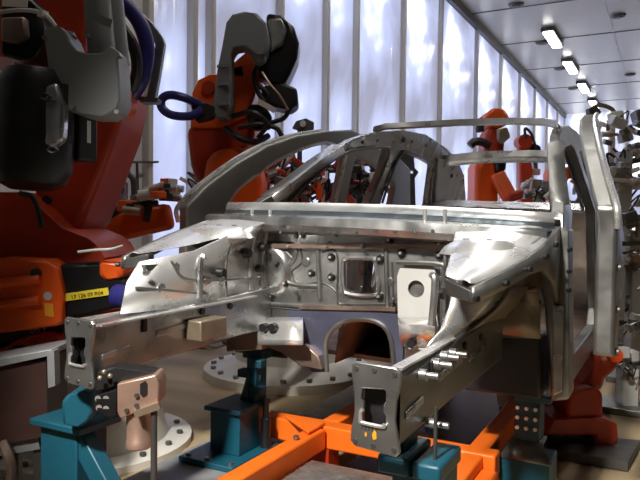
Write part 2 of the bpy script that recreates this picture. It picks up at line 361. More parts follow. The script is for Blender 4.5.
# --- cowl: top flange, gutter and overhanging shelf
def xrow(y, z, x0=-0.74, x1=0.74, n=13): return [c(x0 + (x1 - x0) * i / (n - 1), y, z + 0.012 * math.cos(math.pi * (i / (n - 1) - 0.5))) for i in range(n)]
cowl = MB().loft([xrow(2.68, 1.200), xrow(2.60, 1.214), xrow(2.56, 1.212), xrow(2.548, 1.178)]).build('windscreen_flange', STEELB, car, thick=0.004)  # pale steel stands in for light on the upward flange
MB().loft([xrow(2.55, 1.178), xrow(2.54, 1.160), xrow(2.50, 1.148), xrow(2.44, 1.150), xrow(2.42, 1.155)]).build('cowl_gutter', GUTTER, car, thick=0.004)
shelf = MB().loft([xrow(2.42, 1.155), xrow(2.395, 1.147), xrow(2.39, 1.115), xrow(2.41, 1.09), xrow(2.50, 1.075)]).build('cowl_shelf', STEEL, car, thick=0.005)
for i in range(10):
    p = at(262 + i * 19, 231 + (i % 3), Y=2.388); MB().cyl(p, p - V((0, 0.006, 0)), 0.007, n=10).build('rivet', STEELX, shelf)
for u in (252, 270, 425, 445):
    p = at(u, 217, Y=2.44); MB().cyl(p - V((0, 0, 0.02)), p + V((0, 0, 0.03)), 0.008).build('stud', STEELB, shelf)
MB().bar(at(268, 221, Y=2.43), at(308, 222, Y=2.43), 0.012, 0.012).build('slot', BLACK, shelf)

# --- both sides of the engine bay
for s in (-1, 1):
    def q(x, y, z): return c(s * x, y, z)
    sd = 'left' if s < 0 else 'right'
    # apron top: sloping pressed panel from tower to fender rail
    rows = []
    for t in (0, 0.2, 0.4, 0.6, 0.8, 1.0):
        inn = lerp((0.40, 2.44, 1.145), (0.55, 1.83, 1.015), t) + V((0, 0, -0.02 * math.sin(math.pi * t)))
        out = lerp((0.745, 2.60, 1.165), (0.64, 1.79, 0.995), t) + V((0.04 * math.sin(math.pi * t), 0, 0.0))
        row = []
        for kx in (0, 0.16, 0.32, 0.5, 0.68, 0.84, 1.0):
            p = lerp(inn, out, kx); dome = math.exp(-((kx - 0.38) / 0.25) ** 2 - ((t - 0.42) / 0.25) ** 2)
            p.z += 0.035 * dome + (0.008 if 0.6 < kx < 0.9 else 0); row.append(q(*p))
        rows.append(row)
    top = MB().loft(rows).build('apron_top', STEELB, car, thick=0.004, sub=2)  # pale steel puts overhead reflections into the panel colour
    tc = q(0.555, 2.25, 1.112)
    MB().lathe(tc - V((0, 0, 0.05)), tc + V((0, 0, 0.0)), [(0, 0.15), (0.5, 0.13), (0.85, 0.10), (1, 0.085)], 26).build('strut_tower', STEELB, top)
    for a in (0.6, 2.2, 3.7, 5.3):
        p = tc + V((0.06 * math.cos(a), 0.06 * math.sin(a), -0.001)); MB().cyl(p, p + V((0, 0, 0.004)), 0.010, n=12).build('hole', STEELX, top)
    for dx in (0.0, 0.03, 0.06):
        MB().tube([q(0.66 + dx, 2.42, 1.135 - dx * 0.1), q(0.65 + dx, 2.30, 1.105), q(0.62 + dx, 2.12, 1.052)], 0.007).build('bead', STEEL, top)
    # flange hanging under the outer edge, getting taller at the door post
    ed = [lerp((0.745, 2.60, 1.165), (0.64, 1.79, 0.995), t) + V((0.04 * math.sin(math.pi * t), 0, 0)) for t in (0, .2, .4, .6, .8, 1)]
    fr = MB().loft([[q(*e) for e in ed], [q(e.x + 0.004, e.y, e.z - h) for e, h in zip(ed, (0.30, 0.16, 0.075, 0.05, 0.05, 0.045))]]).build('fender_rail', STEELD, car, thick=0.02)
    for e in ed[1:]:
        p = q(e.x + 0.012, e.y - 0.01, e.z - 0.03); MB().cyl(p, p + V((s * 0.012, -0.006, 0)), 0.009, n=10).build('hole', BLACK, fr)
    # front tip of the fender rail: dark bracket
    MB().slab([q(0.55, 1.82, 1.01), q(0.64, 1.785, 0.985), q(0.645, 1.79, 0.95), q(0.56, 1.83, 0.96)], (0, 0.03, 0)).build('tip_bracket', STEELX, fr, bevel=0.004)
    # inner wheelhouse: curved bright band turning down to the frame rail
    I_ = [(0.53, 1.98, 0.955), (0.527, 1.96, 0.91), (0.52, 1.90, 0.85), (0.51, 1.80, 0.81)]
    O_ = [(0.665, 2.14, 0.968), (0.63, 2.125, 0.91), (0.585, 2.07, 0.86), (0.552, 1.92, 0.816)]
    wh = MB().loft([[q(*lerp(a, b, t)) + V((0, -0.012 * math.sin(math.pi * t), 0.006 * math.sin(math.pi * t))) for t in (0, .25, .5, .75, 1)] for a, b in zip(I_, O_)]).build('wheelhouse', STEELB, car, thick=0.006)
    MB().loft([[q(*b), q(b[0], 2.3, b[2] - 0.01), q(b[0], 2.53, b[2] - 0.03)] for b in O_]).build('arch_inner', LINER, car, thick=0.005)  # dark steel paints the shade on this down-facing wall
    MB().tube([q(b[0] + 0.003, b[1] - 0.002, b[2] - 0.004) for b in O_], 0.008).build('arch_lip', STEELX, wh)
    # inner apron: upright panel between frame rail and apron top
    Ya = ((2.48, 2.2, 1.98, 1.75), (2.48, 2.2, 1.96, 1.68), (2.48, 2.2, 1.95, 1.62)) if s < 0 else ((2.48, 2.34, 2.2, 2.08), (2.48, 2.34, 2.2, 2.10), (2.48, 2.34, 2.2, 2.12))
    ap = MB().loft([[q(x, y, z) for x, y, z in zip(xs_, ya, zs_)] for xs_, ya, zs_ in zip(((0.43, 0.44, 0.47, 0.53), (0.47, 0.48, 0.485, 0.52), (0.455, 0.46, 0.465, 0.49)), Ya, ((1.14, 1.09, 1.02, 0.985), (1.00, 0.98, 0.94, 0.92), (0.80, 0.80, 0.81, 0.82)))]).build('inner_apron', STEELB, car, thick=0.006)
    if s < 0:
        for y, z, r in ((1.9, 0.97, 0.018), (1.82, 0.88, 0.03), (2.06, 0.90, 0.02), (1.74, 0.95, 0.012)):
            p = q(0.475 + (0.02 if y < 1.95 else 0), y, z); MB().lathe(p, p - V((s * 0.012, 0, 0)), [(0, r), (0.7, r * 0.9), (1, r * 0.6)], 16).build('dimple', STEEL, ap)
        for l in ([(0.455, 2.2, 1.06), (0.468, 2.18, 0.97), (0.452, 2.16, 0.83)], [(0.48, 1.86, 0.985), (0.478, 1.93, 0.92), (0.46, 2.1, 0.90), (0.452, 2.4, 0.89)], [(0.50, 1.70, 0.90), (0.482, 1.85, 0.88), (0.462, 2.05, 0.85)]):
            MB().tube([q(*a) for a in l], 0.005).build('seam', STEELD, ap)
        MB().box(q(0.51, 1.80, 0.965), (0.02, 0.10, 0.02)).build('clip', STEELX, ap); MB().box(q(0.50, 1.93, 0.985), (0.02, 0.06, 0.025)).build('clip', STEELX, ap)
    for y, z, r in ((2.42, 1.02, 0.02), (2.40, 0.93, 0.018), (2.30, 1.0, 0.022), (2.12, 0.93, 0.02)):
        p = q(0.462, y, z); MB().cyl(p, p - V((s * 0.03, 0, 0)), r, r * 0.8, 14).build('grommet', BLACK, ap)
    for y in (2.45, 2.36, 2.02):
        MB().tube([q(0.45, y, 1.10 if y > 2.2 else 1.0), q(0.465, y - 0.01, 0.98), q(0.46, y - 0.02, 0.84)], 0.012).build('rib', STEEL, ap)
    # rear liner of the wheel arch and the dark space under it
    ln = MB().loft([[q(x, 2.54 - 0.03 * (x - 0.4), z) for x in (0.42, 0.52, 0.62, 0.70)] for z in (1.10, 1.03, 0.96)] +
                   [[q(x, 2.50 - 0.03 * (x - 0.4), z - 0.02 * i) for i, x in enumerate((0.42, 0.52, 0.62, 0.70))] for z in (0.93,)] +
                   [[q(x, 2.54, z) for x in (0.42, 0.52, 0.62, 0.70)] for z in (0.885, 0.80, 0.745)]).build('arch_liner', LINER, car, thick=0.006)
    MB().tube([q(0.45, 2.51, 0.90), q(0.56, 2.49, 0.915), q(0.69, 2.50, 0.93)], 0.010).build('crease', RUSTY, ln)
    MB().box(q(0.555, 2.66, 0.625), (0.29, 0.20, 0.235)).build('arch_void_box', BLACK, car, bevel=0.01)  # black box paints the shaded void under the liner
    MB().bar(q(0.41, 2.55, 0.73), q(0.70, 2.55, 0.755), 0.02, 0.02).build('liner_seam', STEELD, ln)
    # door post, front face
    post = MB().slab([q(0.69, 2.60, 1.165), q(0.785, 2.60, 1.16), q(0.80, 2.60, 0.52), q(0.735, 2.60, 0.50), q(0.715, 2.60, 0.72), q(0.70, 2.60, 0.88), q(0.66, 2.60, 0.98), q(0.60, 2.60, 1.03), q(0.60, 2.60, 1.09)], (0, 0.13, 0)).build('door_post', STEELD, car, bevel=0.012)
    MB().slab([q(0.735, 2.585, 0.87), q(0.775, 2.585, 0.87), q(0.775, 2.585, 0.55), q(0.745, 2.585, 0.53)], (0, 0.014, 0)).build('post_plate', STEEL, post, bevel=0.003)
    for z in (1.08, 1.0, 0.93): p = q(0.785, 2.60, z); MB().cyl(p, p + V((s * 0.01, -0.008, 0)), 0.008, n=10).build('hole', BLACK, post)
    # frame rail with flanges, slots and bolts
    rail = MB(); y0, y1 = 1.465, 2.50
    xi, xo = (0.452, 0.548) if s < 0 else (0.525, 0.562)
    rows = [[(xi, 0.632), (xo, 0.632), (xo, 0.802), (xi, 0.802)], [(xi, 0.645), (xo, 0.645), (xo, 0.815), (xi, 0.815)], [(xi - 0.007, 0.66), (xo + 0.012, 0.66), (xo + 0.012, 0.845), (xi - 0.007, 0.845)]]
    vs = [q(x, y, z) for y, rw in zip((y0, 1.85, y1), rows) for x, z in rw]
    rail.quadmesh(vs, [(8, 9, 10, 11)] + [(i * 4 + k_, i * 4 + (k_ + 1) % 4, i * 4 + 4 + (k_ + 1) % 4, i * 4 + 4 + k_) for i in (0, 1) for k_ in range(4)])
    rl = rail.build('frame_rail', STEEL if s < 0 else STEELD, car, bevel=0.010)  # right rail takes the darker steel as painted shade
    for x, z in (((0.44, 0.806), (0.56, 0.806)) if s < 0 else ((0.545, 0.815),)):
        MB().bar(q(x, 1.48, z), q(x, 2.35, z + 0.01), 0.03, 0.006).build('flange', STEELB, rl)
    for xx, sg in ((xi - 0.002, -1), (xo + 0.002, 1)):
        for ya, yb, z in ((1.50, 1.62, 0.70), (1.75, 1.98, 0.74), (2.05, 2.3, 0.74)):
            MB().bar(q(xx, ya, z), q(xx, yb, z + 0.012), 0.010, 0.022).build('swage', STEEL, rl, bevel=0.004)
        MB().bar(q(xx, 1.69, 0.755), q(xx, 1.69, 0.80), 0.012, 0.022).build('slot', BLACK, rl, bevel=0.003)
        for yy in (2.0, 2.18): p = q(xx, yy, 0.79); MB().cyl(p, p + V((s * sg * 0.008, 0, 0)), 0.013, n=12).build('hole', BLACK, rl)
    for yy, z, L in ((1.60, 0.80, 0.05), (1.70, 0.81, 0.055), (1.78, 0.815, 0.05), (1.86, 0.81, 0.05), (1.66, 0.64, 0.06)):
        p = q(xo, yy, z - (0.0 if z < 0.7 else 0.02)); MB().lathe(p, p + V((s * L, 0, 0)), [(0, 0.016), (0.4, 0.016), (0.42, 0.009), (1, 0.009)], 12).build('bolt', STEEL, rl)
    # crash plate at the rail end: waisted outline with a notched window
    ol = [(-0.062, 0.112), (-0.05, 0.122), (0.055, 0.118), (0.067, 0.106), (0.066, 0.075), (0.058, 0.03), (0.055, -0.02), (0.062, -0.07), (0.068, -0.105), (0.058, -0.118), (-0.05, -0.108), (-0.062, -0.096), (-0.060, -0.06), (-0.052, -0.02), (-0.053, 0.03), (-0.060, 0.075)]
    hl = [(-0.032, 0.052), (0.026, 0.056), (0.030, 0.05), (0.030, 0.026), (0.024, 0.016), (0.024, -0.004), (0.030, -0.014), (0.030, -0.034), (0.024, -0.042), (-0.028, -0.040), (-0.033, -0.034), (-0.033, -0.012), (-0.027, -0.004), (-0.027, 0.014), (-0.034, 0.022)]
    pc = (0.50, 1.45, 0.722)
    def pl(a, b, y=1.452): return q(0.50, y, 0.716) + V((a, 0, b * 0.9))
    cp = MB().slab([pl(*a) for a in ol], (0, 0.012, 0), [[pl(*a) for a in hl]]).build('crash_plate', STEEL, car, bevel=0.003)
    MB().tube([pl(a, b, 1.449) for a, b in hl[7:13]], 0.005).build('window_lip', STEELB, cp)
    MB().slab([q(0.455, 1.50, 0.64), q(0.545, 1.50, 0.64), q(0.545, 1.50, 0.79), q(0.455, 1.50, 0.79)], (0, 0.004, 0)).build('rail_shade_plate', BLACK, rl)  # black plate added inside the rail to darken its window like shade
    for a, b in ((-0.048, 0.104), (0.052, 0.1), (0.0, 0.105), (-0.048, -0.094), (0.053, -0.1), (0.0, -0.098)):
        p = pl(a, b, 1.453); MB().cyl(p, p - V((0, 0.004, 0)), 0.006, n=10).build('hole', STEELX, cp)
    if s > 0:
        MB().slab([pl(0.002, -0.055, 1.451), pl(0.008, -0.06, 1.451), pl(0.009, -0.078, 1.451), pl(0.0, -0.082, 1.451), pl(-0.003, -0.068, 1.451)], (0, -0.001, 0)).build('paint_mark', AMBER, cp)
        MB().slab([pl(-0.022, -0.066, 1.451), pl(-0.017, -0.066, 1.451), pl(-0.017, -0.076, 1.451), pl(-0.022, -0.076, 1.451)], (0, -0.001, 0)).build('paint_mark', AMBER, cp)
        for dz, a0, n_ in ((-0.054, -0.03, 5),):
            for i in range(n_): MB().box(pl(a0 + i * 0.009, dz, 1.4515), (0.005, 0.001, 0.009)).build('stamped_digit', STEELX, cp)

# engine mount box on the left frame rail, brackets under the firewall
MB().box(at(207, 328, X=CX - 0.41) , (0.07, 0.16, 0.075)).build('mount_box', BRASS, car, bevel=0.006)
brk = MB().slab([at(u, v, Y=2.40) for u, v in [(225, 318), (250, 317), (262, 326), (262, 350), (226, 352)]], (0, 0.05, 0)).build('bracket', RUSTY, car, bevel=0.006)
for u in (240, 266, 275): p = at(u, 320 if u < 250 else 327, Y=2.40); MB().cyl(p, p - V((0, 0.03, 0)), 0.018).build('grommet', BLACK, brk)
MB().loft([[at(u, v, Y=y) for u in (258, 270, 284, 303)] for v, y in ((318, 2.47), (324, 2.43), (340, 2.36), (345, 2.36))]).build('front_crossmember', STEELB, car, thick=0.008)
MB().slab([at(u, v, Y=2.45) for u, v in [(262, 346), (305, 344), (318, 356), (322, 370), (300, 366), (280, 352)]], (0, 0.06, 0)).build('tunnel_bracket', RUSTY, car, bevel=0.005)

# floor pan and tunnel, parcel shelf
MB().slab([c(-0.66, 2.75, 0.52), c(0.66, 2.75, 0.52), c(0.66, 5.2, 0.52), c(-0.66, 5.2, 0.52)], (0, 0, 0.02)).build('floor_pan', RUSTY, car)
MB().loft([[c(x, y, z) for x, z in ((-0.16, 0.53), (-0.14, 0.68), (-0.08, 0.74), (0.06, 0.74), (0.12, 0.68), (0.14, 0.53))] for y in (2.56, 3.4, 5.1)]).build('tunnel', TUNNEL, car, thick=0.005)
MB().slab([c(-0.62, 5.0, 1.25), c(0.62, 5.0, 1.25), c(0.6, 5.5, 1.31), c(-0.6, 5.5, 1.31)], (0, 0, 0.02)).build('parcel_shelf', STEELB, car)
MB().slab([c(-0.64, 5.18, 0.54), c(0.64, 5.18, 0.54), c(0.62, 5.05, 1.25), c(-0.62, 5.05, 1.25)], (0, 0.015, 0)).build('rear_bulkhead', STEELD, car)
MB().tube([c(-0.70, 2.85, 1.10), c(0.70, 2.85, 1.10)], 0.03).build('dash_beam', STEELX, car)
p = at(352, 290, Y=2.75); MB().cyl(p, p + V((0, 0, 0.22)), 0.025).build('pedal_post', STEELB, car)

# --- side frames: outlines in (Y, Z), leaning inwards with height
def lean(z, x0): return x0 - 0.34 * max(0, z - 1.18)
def yz(u, v, x0):
    """side outline seen at (u, v) on the left side plane -> (Y, Z)"""
    pl_ = (V((CX - x0, 0, 1.18 + 0.03 * x0)), V((1, 0, -0.34))); p_ = at(u, v, plane=pl_); return (p_.y, p_.z - 0.03 * (x0))
L0 = 0.72
up = [yz(u, v, L0) for u, v in [(250, 203), (275, 189), (300, 171), (325, 151), (345, 139), (365, 132), (395, 129), (420, 134), (440, 147), (452, 159), (459, 175), (461, 203)]]
h1 = [yz(u, v, L0) for u, v in [(279, 203), (292, 189), (305, 177), (320, 163), (336, 153), (350, 149), (375, 147), (381, 150), (375, 170), (361, 203)]]
h2 = [yz(u, v, L0) for u, v in [(374, 203), (385, 170), (394, 153), (402, 152), (418, 159), (427, 164), (425, 180), (422, 203)]]
yr = up[-1][0]
side_o = up + [(yr + 0.25, 1.0), (yr + 0.2, 0.72), (yr - 0.1, 0.55), (5.0, 0.50), (2.9, 0.50), (2.64, 0.52), (2.62, 1.0)]
hole1 = h1 + [(3.98, 0.70), (3.9, 0.62), (2.95, 0.62), (2.82, 0.68), (2.76, 0.9)]
hole2 = h2 + [(4.95, 0.9), (4.75, 0.68), (4.6, 0.62), (4.2, 0.62), (4.12, 0.70)]
for s in (-1, 1):
    def sp(y, z, x0=L0): return c(s * lean(z, x0 + (0.045 if s > 0 else 0)), y, z)
    sf = MB().slab([sp(y, z) for y, z in side_o], (-s * 0.05, 0, 0), [[sp(y, z) for y, z in hole1], [sp(y, z) for y, z in hole2]]).build('side_frame', STEEL if s < 0 else STEELD, car, bevel=0.006)  # right frame darker, its shade put into the colour
    # pillar reinforcement, pale left and dark right as painted light and shade, flange around the door opening
    a = [sp(*yz(u, v, L0), L0 + 0.004) for u, v in [(263, 198), (285, 182), (308, 164), (334, 146)]]
    for i in range(3): pass
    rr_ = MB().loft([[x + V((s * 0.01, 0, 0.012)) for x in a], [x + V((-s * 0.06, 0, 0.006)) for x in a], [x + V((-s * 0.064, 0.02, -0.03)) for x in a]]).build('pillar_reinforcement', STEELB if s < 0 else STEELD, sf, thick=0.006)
    MB().tube([sp(y, z) + V((-s * 0.06, 0, 0)) for y, z in h1], 0.009).build('door_flange', STEELD, sf)
    MB().tube([sp(y, z) + V((-s * 0.06, 0, 0)) for y, z in h2], 0.009).build('door_flange', STEELD, sf)
    for u, v, r in ((397, 139, 0.022), (405, 141, 0.010), (420, 145, 0.012), (446, 157, 0.018), (446, 175, 0.022), (435, 185, 0.014), (438, 168, 0.012), (370, 140, 0.010), (355, 142, 0.010)):
        p = sp(*yz(u, v, L0)); MB().cyl(p + V((-s * 0.048, 0, 0)), p + V((-s * 0.056, 0, 0)), r, n=14).build('hole', BLACK, sf)
    MB().slab([sp(*yz(u, v, L0)) + V((-s * 0.055, 0, 0)) for u, v in [(430, 158), (440, 160), (436, 203), (427, 203)]], (-s * 0.02, 0, 0)).build('quarter_brace', GREYL, sf, bevel=0.004)
# windscreen header, roof bow, rear header
yh = yz(383, 130, L0); zt = yh[1]
hd = [(-0.53, 3.80, 1.712), (-0.48, 3.86, 1.738), (-0.3, 3.90, 1.748), (0, 3.90, 1.755), (0.3, 3.84, 1.745), (0.50, 3.70, 1.715), (0.57, 3.62, 1.69), (0.60, 3.54, 1.65)]
MB().loft([[c(x, y + dy, z + dz) for x, y, z in hd] for dy, dz in ((0.015, -0.018), (-0.015, -0.012), (-0.005, 0.016), (0.06, 0.026), (0.07, 0.01))]).build('windscreen_header', STEELB, car, thick=0.006)  # pale steel paints the overexposed reflection along this strip
rb = [(-0.60, 5.15, 1.60), (-0.45, 5.18, 1.64), (-0.2, 5.2, 1.665), (0.2, 5.2, 1.67), (0.45, 5.18, 1.655), (0.58, 5.15, 1.63)]
MB().loft([[c(x, y + dy, z + dz) for x, y, z in rb] for dy, dz in ((0, -0.045), (-0.02, 0), (0.0, 0.045), (0.12, 0.05))]).build('rear_header', STEEL, car, thick=0.008)

# ------------------------------------------------------------------ outer side panels beside the body
def outer_panel(side, name_label, x0):
    t = thing('body_side_panel', (x0, 4.0, 0.5), name_label, 'body panel', 'outer body side panels beside the car body')
    xb = -2.12
    pl_ = (V((xb, 0, 1.2)), V((1, 0, -0.36)))
    def o_yz(u, v): p_ = at(u, v, plane=pl_); return (p_.y, p_.z)
    def o3(y, z, e=0): xx = -0.36 * max(0, z - 1.2); return V((x0 + side * (xx + e), y, z))
    outl = [o_yz(u, v) for u, v in [(175, 222), (178, 207), (200, 185), (230, 163), (260, 146), (290, 136), (320, 131), (345, 130)]]
    inl = [o_yz(u, v) for u, v in [(215, 219), (219, 205), (229, 190), (245, 177), (270, 160), (300, 147), (320, 143)]]
    yl, zl = outl[-1]
    ol_ = outl + [(4.6, zl - 0.03), (5.2, zl - 0.16), (5.6, 1.22), (6.0, 1.15), (6.0, 0.72), (5.9, 0.6), (5.7, 0.85), (5.3, 0.85), (5.12, 0.52), (2.75, 0.48), (outl[0][0] - 0.02, 0.56)]
    yb = 4.08
    hA = inl + [(yb - 0.25, inl[-1][1] - 0.01), (yb - 0.12, inl[-1][1] - 0.03), (yb, 1.2), (yb + 0.02, 0.75), (yb - 0.08, 0.62), (2.95, 0.62), (2.85, 0.72)]
    hB = [(yb + 0.16, 1.2), (yb + 0.04, inl[-1][1] - 0.03), (4.55, inl[-1][1] - 0.08), (5.0, inl[-1][1] - 0.2), (5.1, 1.2), (4.95, 0.8), (4.8, 0.64), (yb + 0.2, 0.62), (yb + 0.16, 0.75)]
    if side > 0:
        ol_ = outl[:-1] + [(outl[-2][0] + 0.12, outl[-2][1] - 0.06)] + inl[::-1] + [(2.74, 0.9), (2.74, 0.72), (2.70, 0.66), (outl[0][0] - 0.02, 0.69)]; hA = inl
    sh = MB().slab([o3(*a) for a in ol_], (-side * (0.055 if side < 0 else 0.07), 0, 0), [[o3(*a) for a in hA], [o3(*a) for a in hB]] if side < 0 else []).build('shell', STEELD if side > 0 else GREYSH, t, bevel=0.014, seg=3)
    MB().tube([o3(y, z, 0.002) for y, z in outl[:-1]], 0.012).build('outer_edge', STEELB, t)
    MB().tube([o3(y, z, -0.05) for y, z in hA[:10]], 0.012).build('door_flange', STEELB, t)
    for z in (1.0, 0.85, 0.7):
        p = o3(outl[0][0] + 0.04, z, 0); MB().cyl(p, p + V((side * 0.012, 0, 0)), 0.014).build('hinge_nut', STEELX, t)
    return t
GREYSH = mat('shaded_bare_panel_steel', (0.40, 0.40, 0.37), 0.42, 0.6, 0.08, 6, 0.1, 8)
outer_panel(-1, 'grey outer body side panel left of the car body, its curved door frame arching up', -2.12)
outer_panel(1, 'grey outer windscreen pillar panel right of the car body, seen edge-on', -0.165)
#__PART2__
# ================================================================== ROBOTS
FH = V((-math.sin(YAW), math.cos(YAW), 0)); RT = V((math.cos(YAW), math.sin(YAW), 0)); UP = V((0, 0, 1))
def tr(pts, d): return [at(u, v, d=d) for u, v in pts]
def plate(pts, d, th): return MB().slab(tr(pts, d), FH * th)

# --- large orange robot in the left foreground
rp = at(110, 440, Z=0.0); rp = V((-2.62, 2.42, 0))
rob = thing('industrial_robot', rp, 'large orange industrial robot filling the left foreground, with grey U-shaped cover', 'robot', 'orange industrial robots')
ped = MB().lathe(rp, rp + V((0, 0, 0.55)), [(0, 0.52), (0.06, 0.52), (0.08, 0.40), (0.5, 0.34), (0.9, 0.34), (0.92, 0.42), (1, 0.42)], 36).build('pedestal', WHITE, rob)
for k_ in range(16):
    a = 2 * math.pi * (k_ + 0.5) / 16; p = rp + V((0.46 * math.cos(a), 0.46 * math.sin(a), 0.03)); MB().cyl(p, p + V((0, 0, 0.025)), 0.016, n=6).build('flange_bolt', STEELX, ped)
MB().cyl(rp + V((0, 0, 0.55)), rp + V((0, 0, 0.72)), 0.36, 0.32, 28).build('base', REDOR, rob)
# turning carriage: ribbed orange casting at the lower left
car_pts = [(-45, 262), (0, 258), (45, 260), (57, 268), (62, 290), (62, 322), (58, 326), (30, 330), (-45, 338)]
cas = plate(car_pts, 2.72, 0.55).build('carriage', ORANGE, rob, bevel=0.05, seg=3)
for v0, v1 in ((283, 279), (305, 300)):
    MB().tube([at(-40, v0 + 2, d=2.71), at(0, v0, d=2.71), at(40, v1, d=2.71)], 0.022).build('rib', ORANGE, cas)
p = at(37, 273, d=2.72); MB().cyl(p + FH * 0.02, p - FH * 0.02, 0.020).build('plug', BLACK, cas)
p = at(48, 296, d=2.72); MB().cyl(p + FH * 0.02, p - FH * 0.004, 0.018).build('maker_badge', GREYL, cas)
plate([(44, 303), (53, 304), (54, 317), (45, 316)], 2.716, 0.01).build('sticker', AMBER, cas)
skirt = plate([(-45, 352), (0, 350), (22, 337), (45, 333), (60, 336), (61, 352), (20, 362), (-45, 374)], 2.80, 0.4).build('skirt', REDOR, rob, bevel=0.03)
plate([(-45, 338), (30, 330), (62, 324), (62, 336), (22, 338), (-45, 352)], 2.86, 0.3).build('swivel_gap', BLACK, rob)

gap = [o for o in rob.children if o.name.startswith('swivel_gap')][0]
text('OTL 7', 'plate_text', gap, PALE, at(30, 333.5, d=2.855), RT + UP * 0.12, UP, 0.026)
# black cable block with the yellow label
blk = plate([(59, 264), (98, 262), (116, 276), (126, 284), (127, 300), (118, 308), (90, 315), (63, 320)], 2.76, 0.35).build('cable_box', BLACKM, rob, bevel=0.015)
lb = plate([(63, 294), (108, 287.5), (109, 295), (64, 301.5)], 2.752, 0.012).build('yellow_label', YELLOW, blk)
text('17 126 09 R04', 'label_text', lb, INK, at(71, 299, d=2.7495), at(108, 293.8, d=2.75) - at(71, 299, d=2.75), UP, 0.023)
plate([(98, 260), (122, 262), (124, 278), (103, 281), (98, 275)], 2.75, 0.3).build('lug', ORANGE, rob, bevel=0.02)
p = at(117, 296, d=2.76); MB().lathe(p, p + RT * 0.06 - FH * 0.03, [(0, 0.05), (0.8, 0.05), (1, 0.035)], 18).build('connector', BLUE, blk)
MB().tube([at(78, 252, d=2.7), at(95, 250, d=2.7), at(112, 249, d=2.7), at(122, 246, d=2.75)], 0.006).build('bracket_wire', GREYL, rob)
# carriage neck and big lower arm
plate([(-45, 195), (0, 192), (22, 192), (38, 205), (62, 228), (88, 238), (98, 246), (105, 258), (100, 268), (-45, 268)], 2.86, 0.5).build('shoulder', REDOR, rob, bevel=0.06, seg=3)
MB().tube([at(20, 193, d=2.83), at(32, 197, d=2.82), at(38, 210, d=2.82), at(42, 228, d=2.82)], 0.012).build('arm_cable', BLACK, rob)
arm = plate([(10, 55), (50, 45), (90, 50), (112, 58), (122, 76), (124, 100), (117, 132), (101, 175), (89, 205), (82, 224), (70, 238), (50, 238), (36, 215), (30, 160), (20, 110)], 3.0, 0.42).build('lower_arm', REDOR, rob, bevel=0.07, seg=4)
plate([(104, 52), (118, 58), (126, 78), (127, 104), (120, 116), (108, 116), (110, 70)], 2.97, 0.2).build('joint_cover', ORANGE, rob, bevel=0.05, seg=3)
p = at(48, 200, d=2.99); MB().cyl(p, p - FH * 0.02, 0.02).build('plug', BLACK, arm)
# black motor
a, b = at(36, 88, d=2.62), at(32, 190, d=2.62)
mo = MB().lathe(a, b, [(-0.15, 0.12), (0.0, 0.15), (0.5, 0.155), (0.80, 0.15), (0.94, 0.125), (1, 0.08)], 28).build('motor', BLACKM, rob)
for dx in (-0.13, 0.02, 0.145):
    MB().bar(a + RT * dx - FH * 0.06, lerp(a, b, 0.55) + RT * dx - FH * 0.06, 0.03, 0.05).build('motor_rib', BLACK, mo)
for u, v in ((46, 97), (53, 150)):
    p = at(u, v, d=2.475); MB().tube([p + RT * 0.02, p + UP * 0.012, p - RT * 0.02, p - UP * 0.012, p + RT * 0.02], 0.006).build('lifting_eye', BLACK, mo)
plate([(34, 90), (56, 82), (64, 108), (62, 140), (50, 148), (38, 140)], 2.5, 0.06).build('motor_highlight', STEEL, mo, bevel=0.012)  # grey plate stands in for the highlight on the black motor
MB().box(at(80, 135, d=2.72), (0.1, 0.1, 0.22)).build('terminal_box', BLACK, rob, bevel=0.01)
MB().box(at(88, 132, d=2.70), (0.012, 0.02, 0.09)).build('terminal_strip', GREYL, rob)
# grey U-shaped cover with its two pipes
cov = plate([(43, 32), (46, 26), (62, 27), (67, 33), (71, 43), (77, 50), (86, 53), (100, 53), (110, 45), (117, 50), (119, 75), (120, 100), (116, 110), (106, 116), (90, 116), (72, 112), (60, 104), (53, 94), (49, 75), (46, 52)], 2.55, 0.16).build('pipe_cover', GREYP, rob, bevel=0.045, seg=4)
MB().lathe(at(89, -30, d=2.56) + FH * 0.07, at(97, 58, d=2.56) + FH * 0.07, [(0, 0.052), (1, 0.055)], 20).build('cover_pipe', GREYP, cov)
MB().lathe(at(99, -30, d=2.58) + FH * 0.12, at(108, 58, d=2.58) + FH * 0.12, [(0, 0.05), (1, 0.05)], 18).build('cover_pipe', GREYP, cov)
MB().lathe(at(54, 28, d=2.55) + FH * 0.08, at(54.5, 33, d=2.55) + FH * 0.08, [(0, 0.05), (1, 0.055)], 18).build('cover_collar', GREYP, cov)
for u, v in ((45, 38), (87, 36), (73, 107), (117, 112), (118, 55)):
    p = at(u, v, d=2.545); MB().cyl(p + FH * 0.03, p - FH * 0.012, 0.009, n=8).build('cover_bolt', STEELD, cov)
MB().bar(at(96, 18, d=2.54), at(112, 24, d=2.54), 0.012, 0.03).build('pipe_clip', GREYP, cov)
